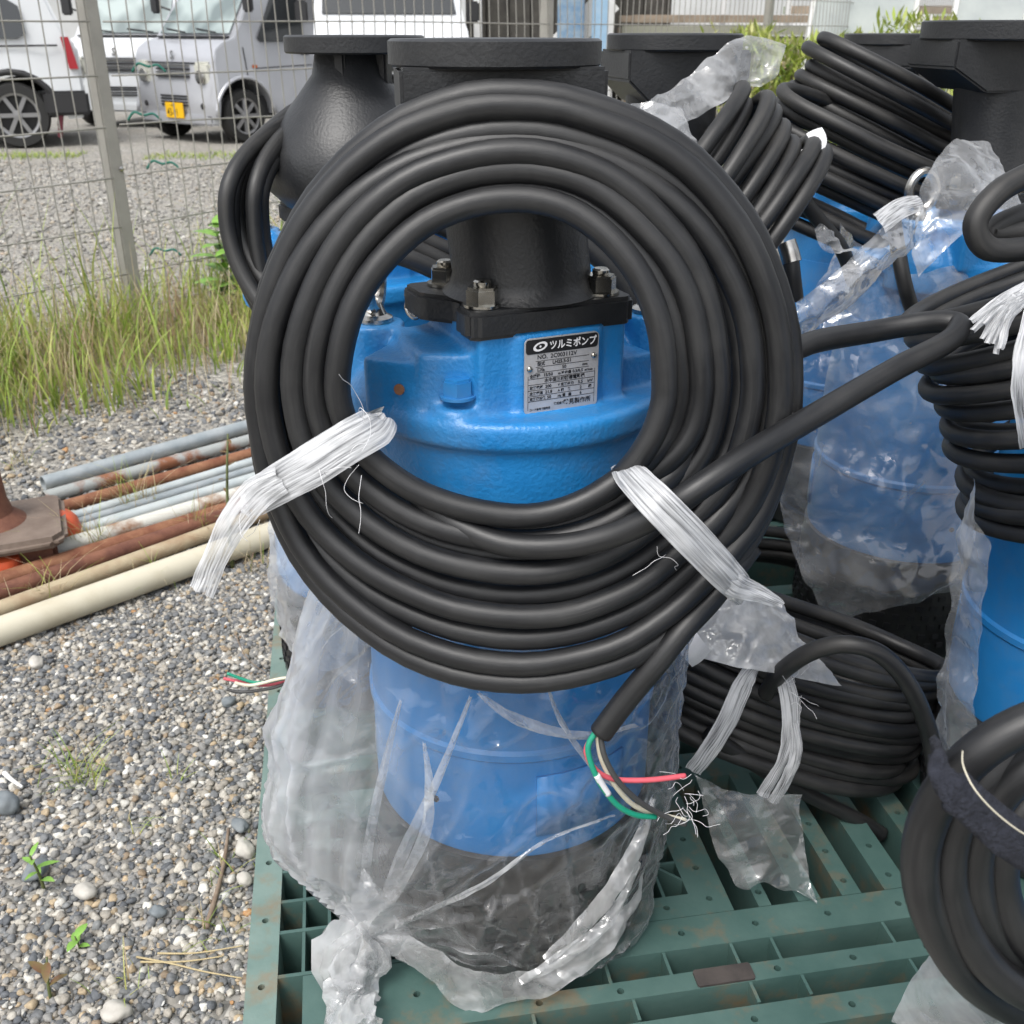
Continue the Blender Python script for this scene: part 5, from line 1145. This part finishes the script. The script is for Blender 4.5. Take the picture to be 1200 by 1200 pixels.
def kei_truck(loc, heading, paint, label, silver=True, plate=True):
    root = empty('kei_truck', (loc[0], loc[1], -.01), heading, label, 'truck')   # local +y is forward
    w = 1.475; fa = -.42; wr = .285
    arch = [(fa + .40 * math.cos(t), .28 + .40 * math.sin(t)) for t in np.linspace(math.pi * .99, .04, 11)]
    poly = [(-1.72, .28)] + [(p[0], p[1]) for p in arch] + [(-.01, .26), (.0, .30), (.015, .44), (-.02, .60), (-.05, .86), (-.09, .98), (-.20, 1.05), (-.36, 1.09), (-.86, 1.74), (-1.0, 1.79), (-1.62, 1.82), (-1.70, 1.76), (-1.74, 1.0)]
    vs, fs, nar = profile_body(poly, w, 1.0, .17)
    MB().add(vs, fs).build('cab', M[paint], root, 40, bevel=.028)
    def fx(x, z): return x * w * nar(z)
    # windscreen
    def wsy(z): return -.36 + (1.10 - z) * .50 / .65
    z0, z1 = 1.13, 1.70
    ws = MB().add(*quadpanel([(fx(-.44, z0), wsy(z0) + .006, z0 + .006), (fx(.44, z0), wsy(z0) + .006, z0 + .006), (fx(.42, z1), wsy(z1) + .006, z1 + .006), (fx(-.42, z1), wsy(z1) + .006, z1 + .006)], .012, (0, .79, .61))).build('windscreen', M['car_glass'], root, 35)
    for x0 in (-.28, .1):
        MB().add(*rod((x0 * w, wsy(1.14) + .03, 1.15), ((x0 + .26) * w, wsy(1.18) + .03, 1.19), .008)).build('wiper', M['dark_trim'], ws)
    MB().add(*box((0, -.335, 1.105), (w * .88, .05, .02))).build('cowl', M['dark_trim'], root)
    for s in (-1, 1):
        # side window, door seam, handle, mirror, arch lip
        pts = [(-.72, 1.05), (-.68, 1.09), (-1.0, 1.58), (-1.05, 1.62), (-1.30, 1.64), (-1.34, 1.60), (-1.37, 1.10), (-1.32, 1.05)]
        MB().add(*quadpanel([(s * (w / 2 * nar(z) + .001), y, z) for y, z in (pts if s > 0 else pts[::-1])], .012, (s, 0, .1))).build('side_window', M['car_glass_dark'], root, 35)
        for (ya, za, yb, zb) in ((-.50, .62, -.46, 1.0), (-1.45, .30, -1.45, 1.66), (-.60, .78, -1.45, .80)):
            MB().add(*rod((s * (w / 2 * nar(za) + .001), ya, za), (s * (w / 2 * nar(zb) + .001), yb, zb), .0055, 6)).build('door_seam', M['dark_trim'], root)
        MB().add(*box((s * (w / 2 + .012), -1.36, .93), (.03, .13, .045))).build('door_handle', M['dark_trim'], root, bevel=.01)
        MB().add(*box((s * (w / 2 + .004), -.60, .80), (.012, .07, .035))).build('side_repeater', M['amber'], root, bevel=.005)
        mi = MB().add(*box((s * (w / 2 + .11), -.50, 1.46), (.15, .06, .22))).build('mirror', M['dark_trim'], root, bevel=.02)
        MB().add(*rod((s * w * .46, -.60, 1.38), (s * (w / 2 + .10), -.50, 1.44), .012)).build('mirror_arm', M['dark_trim'], mi)
        lip = MB().add(*tube([(s * (w / 2 + .008), fa + .415 * math.cos(t), .28 + .415 * math.sin(t)) for t in np.linspace(.05, 3.09, 18)], .022, 8)).build('arch_lip', M[paint], root, 180)
        hl = MB().add(*box((s * w * .375, -.052, .735), (.25, .10, .25), 0, Matrix.Rotation(R(-8), 3, 'X') @ Matrix.Rotation(R(-10 * s), 3, 'Z'))).build('headlamp', M['lamp'], root, bevel=.03)
        MB().add(*lathe([(.075, 0), (.07, .012), (.0, .02)], 20, (s * w * .36, .008, .70), Matrix.Rotation(R(-90), 3, 'X'))).build('reflector', M['steel'], hl)
        MB().add(*lathe([(.035, 0), (.03, .01), (.0, .012)], 14, (s * w * .36, .012, .40), Matrix.Rotation(R(-90), 3, 'X'))).build('fog_lamp', M['dark_trim'], root)
    for k in range(4): MB().add(*box((0, -.016 - .006 * k, .70 + .038 * k), (.60, .03, .020))).build('grille_bar', M['steel' if k % 2 else 'dark_trim'], root)
    for k in range(4): MB().add(*box((-.02, .014, .40 + .032 * k), (.50, .012, .018))).build('intake_slot', M['dark_trim'], root)
    MB().add(*prism([(-.70, -.10), (-.66, .012), (-.3, .045), (.3, .045), (.66, .012), (.70, -.10)], .20, .31)).build('bumper', M[paint], root, bevel=.02)
    MB().add(*box((0, -.06, .845), (.92, .06, .010), 0, Matrix.Rotation(R(-8), 3, 'X'))).build('bonnet_gap', M['dark_trim'], root)
    text_part('S', .12, M['steel'], root, Matrix.Translation((-.04 + .08, -.038, .88)) @ Matrix.Rotation(math.pi, 4, 'Z') @ Matrix.Rotation(R(82), 4, 'X'), 'emblem', bold=.006, sx=1)
    if plate:
        pl = MB().add(*box((-.06, .056, .345), (.33, .012, .165))).build('licence_plate', M['yellow'], root, bevel=.004)
        text_part('43-91', .115, M['ink'], pl, Matrix.Translation((-.06 + .135, .0630, .285)) @ Matrix.Rotation(math.pi, 4, 'Z') @ Matrix.Rotation(R(90), 4, 'X'), 'lettering', bold=.001, sx=.78)
        text_part('・480・', .045, M['ink'], pl, Matrix.Translation((-.06 + .09, .0630, .382)) @ Matrix.Rotation(math.pi, 4, 'Z') @ Matrix.Rotation(R(90), 4, 'X'), 'lettering', sx=.8)
    # load bed
    bd = MB().add(*box((0, -2.52, .64), (1.41, 1.52, .06))).build('load_bed', M[paint], root)
    for s in (-1, 1): MB().add(*box((s * .70, -2.52, .80), (.03, 1.52, .26))).build('side_board', M[paint], bd)
    MB().add(*box((0, -3.27, .80), (1.37, .03, .26))).build('tail_board', M[paint], bd)
    MB().add(*box((0, -1.9, .42), (.7, 2.6, .12))).build('chassis', M['dark_trim'], root)
    MB().add(*box((0, -.45, .36), (1.30, .9, .25))).build('wheel_well', M['dark_trim'], root)
    for s in (-1, 1):
        wheel(root, s * (w / 2 - .085), fa, wr, .16, s); wheel(root, s * (w / 2 - .085), -2.35, wr, .16, s)
    return root
kei_truck((-3.86, 12.62), math.pi - R(38), 'car_silver', 'silver kei truck with yellow licence plate parked beyond the fence')
kei_truck((-5.15, 14.5), math.pi - R(10), 'car_white', 'white kei truck parked between the silver truck and the white wagon', plate=False)
def wagon(loc, heading, label):
    root = empty('station_wagon', (loc[0], loc[1], -.01), heading, label, 'car'); w = 1.76; wr = .335; ra = -3.60
    def arc(c): return [(c + .44 * math.cos(t), .33 + .44 * math.sin(t)) for t in np.linspace(math.pi * .98, .06, 11)]
    poly = [(-4.32, .42), (-4.30, .30)] + [(-4.08, .28)] + arc(ra) + [(-3.0, .27), (-1.3, .27)] + arc(-.86) + [(-.3, .28), (-.05, .32), (0, .55), (-.05, .82), (-.9, 1.02), (-1.05, 1.06), (-1.75, 1.58), (-2.1, 1.66), (-3.7, 1.66), (-4.05, 1.60), (-4.22, 1.12), (-4.32, 1.02)]
    vs, fs, nar = profile_body(poly, w, .98, .20); MB().add(vs, fs).build('body', M['car_white'], root, 40, bevel=.035)
    for s in (-1, 1):
        X = lambda z: s * (w / 2 * nar(z) + .002)
        for pts in ([(-1.25, 1.07), (-1.85, 1.52), (-2.42, 1.55), (-2.42, 1.07)], [(-2.50, 1.07), (-2.50, 1.55), (-3.12, 1.54), (-3.22, 1.08)], [(-3.30, 1.09), (-3.22, 1.53), (-3.62, 1.52), (-3.80, 1.40), (-3.83, 1.14), (-3.74, 1.09)]):
            MB().add(*quadpanel([(X(z), y, z) for y, z in (pts if s < 0 else pts[::-1])], .012, (s, 0, .15))).build('side_window', M['car_glass_dark'], root)
        tlp = MB().add(*quadpanel([(X(.80), -4.285, .80), (X(1.10), -4.235, 1.10), (X(1.10), -4.17, 1.10), (X(.82), -4.21, .80)], .03, (s, 0, 0))).build('tail_lamp', M['red_lamp'], root, bevel=.008)
        MB().add(*box((s * (w / 2 + .006), -4.12, .45), (.07, .46, .25))).build('bumper_trim', M['dark_trim'], root, bevel=.03)
        MB().add(*box((s * (w / 2 - .10), ra - .43, .29), (.20, .05, .40), 0, Matrix.Rotation(R(12), 3, 'X'))).build('mudflap', M['maroon'], root, bevel=.008)
        MB().add(*tube([(s * (w / 2 - .01), ra + .44 * math.cos(t), .33 + .44 * math.sin(t)) for t in np.linspace(.0, 3.14, 18)], .035, 8)).build('arch_liner', M['dark_trim'], root, 180)
        for zz in (1.005,): MB().add(*rod((X(zz), -1.2, zz), (X(zz), -4.12, zz + .02), .010, 6)).build('body_line', M['dark_trim'], root)
        MB().add(*rod((X(.45) , -3.16, .34), (X(1.0), -3.30, 1.02), .006, 6)).build('door_seam', M['dark_trim'], root)
        wheel(root, s * (w / 2 - .10), ra, wr, .21, s, 6); wheel(root, s * (w / 2 - .10), -.86, wr, .21, s, 6)
    MB().add(*box((0, -4.28, .40), (w * .9, .12, .22))).build('rear_bumper', M['dark_trim'], root, bevel=.03)
    MB().add(*box((0, -2.1, .40), (1.3, 3.9, .22))).build('underbody', M['dark_trim'], root)
    return root
wagon((-9.02, 11.34), R(112), 'white wagon with red tail lamp and maroon mudflap parked beyond the fence')
def cargo_van(loc, heading, label):
    root = empty('cargo_van', (loc[0], loc[1], -.01), heading, label, 'van'); w = 1.72
    poly = [(-4.5, .35), (-3.9, .3), (-.4, .3), (0, .32), (.02, .5), (0, .72), (-.06, 1.0), (-.22, 1.20), (-.42, 1.30), (-.95, 1.92), (-1.2, 1.98), (-4.4, 1.98), (-4.5, 1.8)]
    vs, fs, nar = profile_body(poly, w, 1.0, .12); MB().add(vs, fs).build('body', M['car_white'], root, 40, bevel=.05)
    def y_(z): return -.42 + (1.30 - z) * .53 / .62
    MB().add(*quadpanel([(-.43 * w, y_(1.33) + .01, 1.335), (.43 * w, y_(1.33) + .01, 1.335), (.40 * w, y_(1.88) + .01, 1.885), (-.40 * w, y_(1.88) + .01, 1.885)], .012, (0, .76, .65))).build('windscreen', M['car_glass_dark'], root)
    for s in (-1, 1):
        MB().add(*box((s * w * .36, -.02, .80), (.34, .10, .20))).build('headlamp', M['lamp'], root, bevel=.03)
        MB().add(*box((s * (w / 2 + .10), -.62, 1.36), (.14, .08, .22))).build('mirror', M['dark_trim'], root, bevel=.02)
        MB().add(*quadpanel([(s * (w / 2 * nar(z) + .002), y, z) for y, z in [(-.75, 1.28), (-1.1, 1.75), (-1.75, 1.78), (-1.75, 1.28)][::(1 if s < 0 else -1)]], .012, (s, 0, .1))).build('side_window', M['car_glass_dark'], root)
        wheel(root, s * (w / 2 - .1), -.75, .32, .19, s); wheel(root, s * (w / 2 - .1), -3.5, .32, .19, s)
    MB().add(*box((0, .01, .82), (.62, .06, .10))).build('grille', M['dark_trim'], root, bevel=.01)
    MB().add(*prism([(-.86, -.2), (-.82, .02), (-.4, .07), (.4, .07), (.82, .02), (.86, -.2)], .32, .56)).build('bumper', M['car_white'], root, bevel=.03)
    MB().add(*box((0, .0, 1.02), (1.1, .02, .03), 0, Matrix.Rotation(R(8), 3, 'X'))).build('chrome_strip', M['steel'], root)
    return root
cargo_van((-1.28, 12.2), math.pi + R(10), 'white van with dark windscreen parked behind the pump flanges')

# ------------------------------------------------------------ yard beyond the fence, right side
sh_ = empty('site_hut', (.52, 13.2, -.01), R(-4), 'dark open hut with white frame and diagonal brace beyond the fence', 'hut')
MB().add(*box((.15, .6, 1.2), (2.4, .1, 2.4))).build('back_wall', M['shed_dark'], sh_)
for k in range(9): MB().add(*box((-1.0 + k * .27, .52, 1.2), (.235, .04, 2.38))).build('board', M['shed_dark'], sh_)
for x in (-.92, .62): MB().add(*box((x, 0, 1.2), (.09, .09, 2.4))).build('post', M['white_paint'], sh_)
MB().add(*box((-.15, .0, 2.44), (1.7, .12, .10))).build('beam', M['white_paint'], sh_)
MB().add(*box((.30, -.02, 1.22), (.85, .03, .30), 0, Matrix.Rotation(R(-42), 3, 'Y'))).build('brace', M['white_paint'], sh_)
MB().add(*box((-.15, .0, .95), (1.6, .10, .12))).build('rail', M['white_paint'], sh_)
MB().add(*box((-.15, .3, .45), (1.5, .5, .86))).build('floor_box', M['white_paint'], sh_)
bpst = at(702, 60, 12.4); o = MB().add(*box((0, 0, 1.2), (.17, .17, 2.4))).build('steel_column', M['blue_steel'], None, bevel=.01); o.location = (bpst.x, 12.4, -.01); tag(o, 'pale blue steel column standing beyond the fence', 'column')
bp2 = at(668, 60, 12.9); o = MB().add(*box((0, 0, 1.2), (.30, .12, 2.4))).build('steel_column', mat('blue_mottled_sheet', (.10, .20, .33), .6, col2=(.30, .36, .40), var_scale=8), None, bevel=.01); o.location = (bp2.x, 12.9, -.01); tag(o, 'mottled dark blue steel sheet beside the white frame', 'steel sheet')
rt = random.Random(4)
def timber_stack(loc, rz, nx_, nz_, Lb, label):
    root = empty('timber_stack', loc, rz, label, 'timber'); cache = None
    for k in range(nz_):
        for j in range(nx_):
            h = .10; L2_ = Lb * rt.uniform(.9, 1.05)
            o = MB().add(*box((rt.uniform(-.1, .1), j * .16, .06 + k * (h + .022)), (L2_, .145, h * rt.uniform(.6, 1)))).build('plank', mat('plank_%d' % rt.randint(0, 9999), [c * rt.uniform(.8, 1.5) for c in (.26, .22, .17)], .8) if (k + j) % 3 == 0 else M['wood'], root)
    return root
timber_stack((2.6, 13.2, 0), R(8), 3, 11, 2.6, 'stack of weathered planks beyond the fence, next to the blue column')
timber_stack((5.2, 15.0, 0), R(-5), 3, 12, 3.2, 'farther stack of grey planks behind the weeds')
tr = empty('flatbed_trailer', (2.6, 15.4, 0), R(4), 'white flatbed trailer standing behind the plank stacks', 'trailer')
MB().add(*box((0, 0, 1.25), (5.5, 2, .18))).build('deck', M['white_paint'], tr, bevel=.01)
for k in range(7): MB().add(*box((-2.5 + k * .83, -1.02, 1.55), (.06, .05, .55))).build('stake', M['white_paint'], tr)
MB().add(*box((0, -1.02, 1.75), (5.5, .04, .18))).build('side_board', M['white_paint'], tr)
for s in (-1.9, 1.9): MB().add(*lathe([(.3, -.12), (.44, -.12), (.44, .12), (.3, .12)], 28, (s, -.8, .44), Matrix.Rotation(R(90), 3, 'X'))).build('tyre', M['tyre'], tr)
def leaning_panel(px0, px1, Y, label):
    a = at(px0, 60, Y); b = at(px1, 60, Y + .2); L = b.x - a.x
    root = empty('glazed_panel', (a.x, Y, -.01), 0, label, 'panel'); Mx = Matrix.Rotation(R(-14), 3, 'X') @ Matrix.Rotation(R(7), 3, 'Y')
    def bb(c, s): return box(Mx @ Vector(c), s, 0, Mx)
    MB().add(*bb((L / 2, 0, .85), (L, .012, 1.7))).build('pane', M['panel_grey'], root)
    for x in (0, L): MB().add(*bb((x, -.01, .85), (.035, .04, 1.74))).build('frame_bar', M['white_paint'], root)
    for z in (.01, 1.7): MB().add(*bb((L / 2, -.01, z), (L, .04, .035))).build('frame_bar', M['white_paint'], root)
leaning_panel(935, 1048, 9.9, 'framed grey glazing panel leaning beyond the weeds')
leaning_panel(1105, 1178, 9.6, 'second framed glazing panel leaning farther along the weeds')
hw = mat('far_wall', (.50, .51, .51), .7, col2=(.40, .41, .41), var_scale=.6)
o = MB().add(*box((0, 0, 1.5), (70, .3, 3.0))).build('boundary_wall', hw); o.location = (0, 30, -.01); tag(o, 'pale grey boundary wall far behind the vehicles', 'wall')
def bush(loc, rad, h, label, seed):
    root = empty('shrub', loc, 0, label, 'shrub', 'shrubs beyond the fence'); rs = random.Random(seed)
    MB().add(*tube([(0, 0, 0), (.03, .02, h * .4), (-.02, .03, h * .8)], [.03, .02, .008], 7)).build('stem', M['twig'], root, 180)
    V = []; F = []; C = []; n0 = 0
    for _ in range(1000):
        u = rs.gauss(0, .45); v = rs.gauss(0, .45); zz = rs.random() ** .7
        r_ = rad * (1 - .5 * zz); c = Vector((u * r_, v * r_, h * zz)); a, b_ = rs.uniform(0, 6.28), rs.uniform(.1, 1.3)
        d = Vector((math.cos(a) * math.cos(b_), math.sin(a) * math.cos(b_), math.sin(b_))); s = d.cross(Vector((.1, .2, 1))).normalized(); l_ = rs.uniform(.07, .16); w_ = l_ * .11
        V += [c, c + d * l_ * .5 + s * w_, c + d * l_, c + d * l_ * .5 - s * w_]; F.append((n0, n0 + 1, n0 + 2, n0 + 3)); n0 += 4
        col = rs.choice([(.34, .42, .08), (.42, .48, .12), (.28, .36, .07), (.48, .48, .20)]); k = rs.uniform(.7, 1.2); C += [(col[0] * k, col[1] * k, col[2] * k, 1)] * 4
    me = bpy.data.meshes.new('foliage'); me.from_pydata([tuple(v) for v in V], [], F); ca = me.color_attributes.new('Col', 'FLOAT_COLOR', 'POINT'); ca.data.foreach_set('color', np.array(C, dtype=np.float32).ravel())
    obj('foliage', me, M['grass'], root)
for k, (px, Y, rad, h) in enumerate([(880, 8.6, .5, 1.15), (935, 8.4, .45, 1.08), (1075, 9.4, .6, 1.25), (1110, 8.4, .5, .95), (1000, 9.2, .5, 1.1), (1060, 8.0, .5, .9)]):
    c = at(px, 60, Y); bush((c.x, Y, -.01), rad, h, 'loose yellowish green shrub beyond the coils, by the fence', 50 + k)
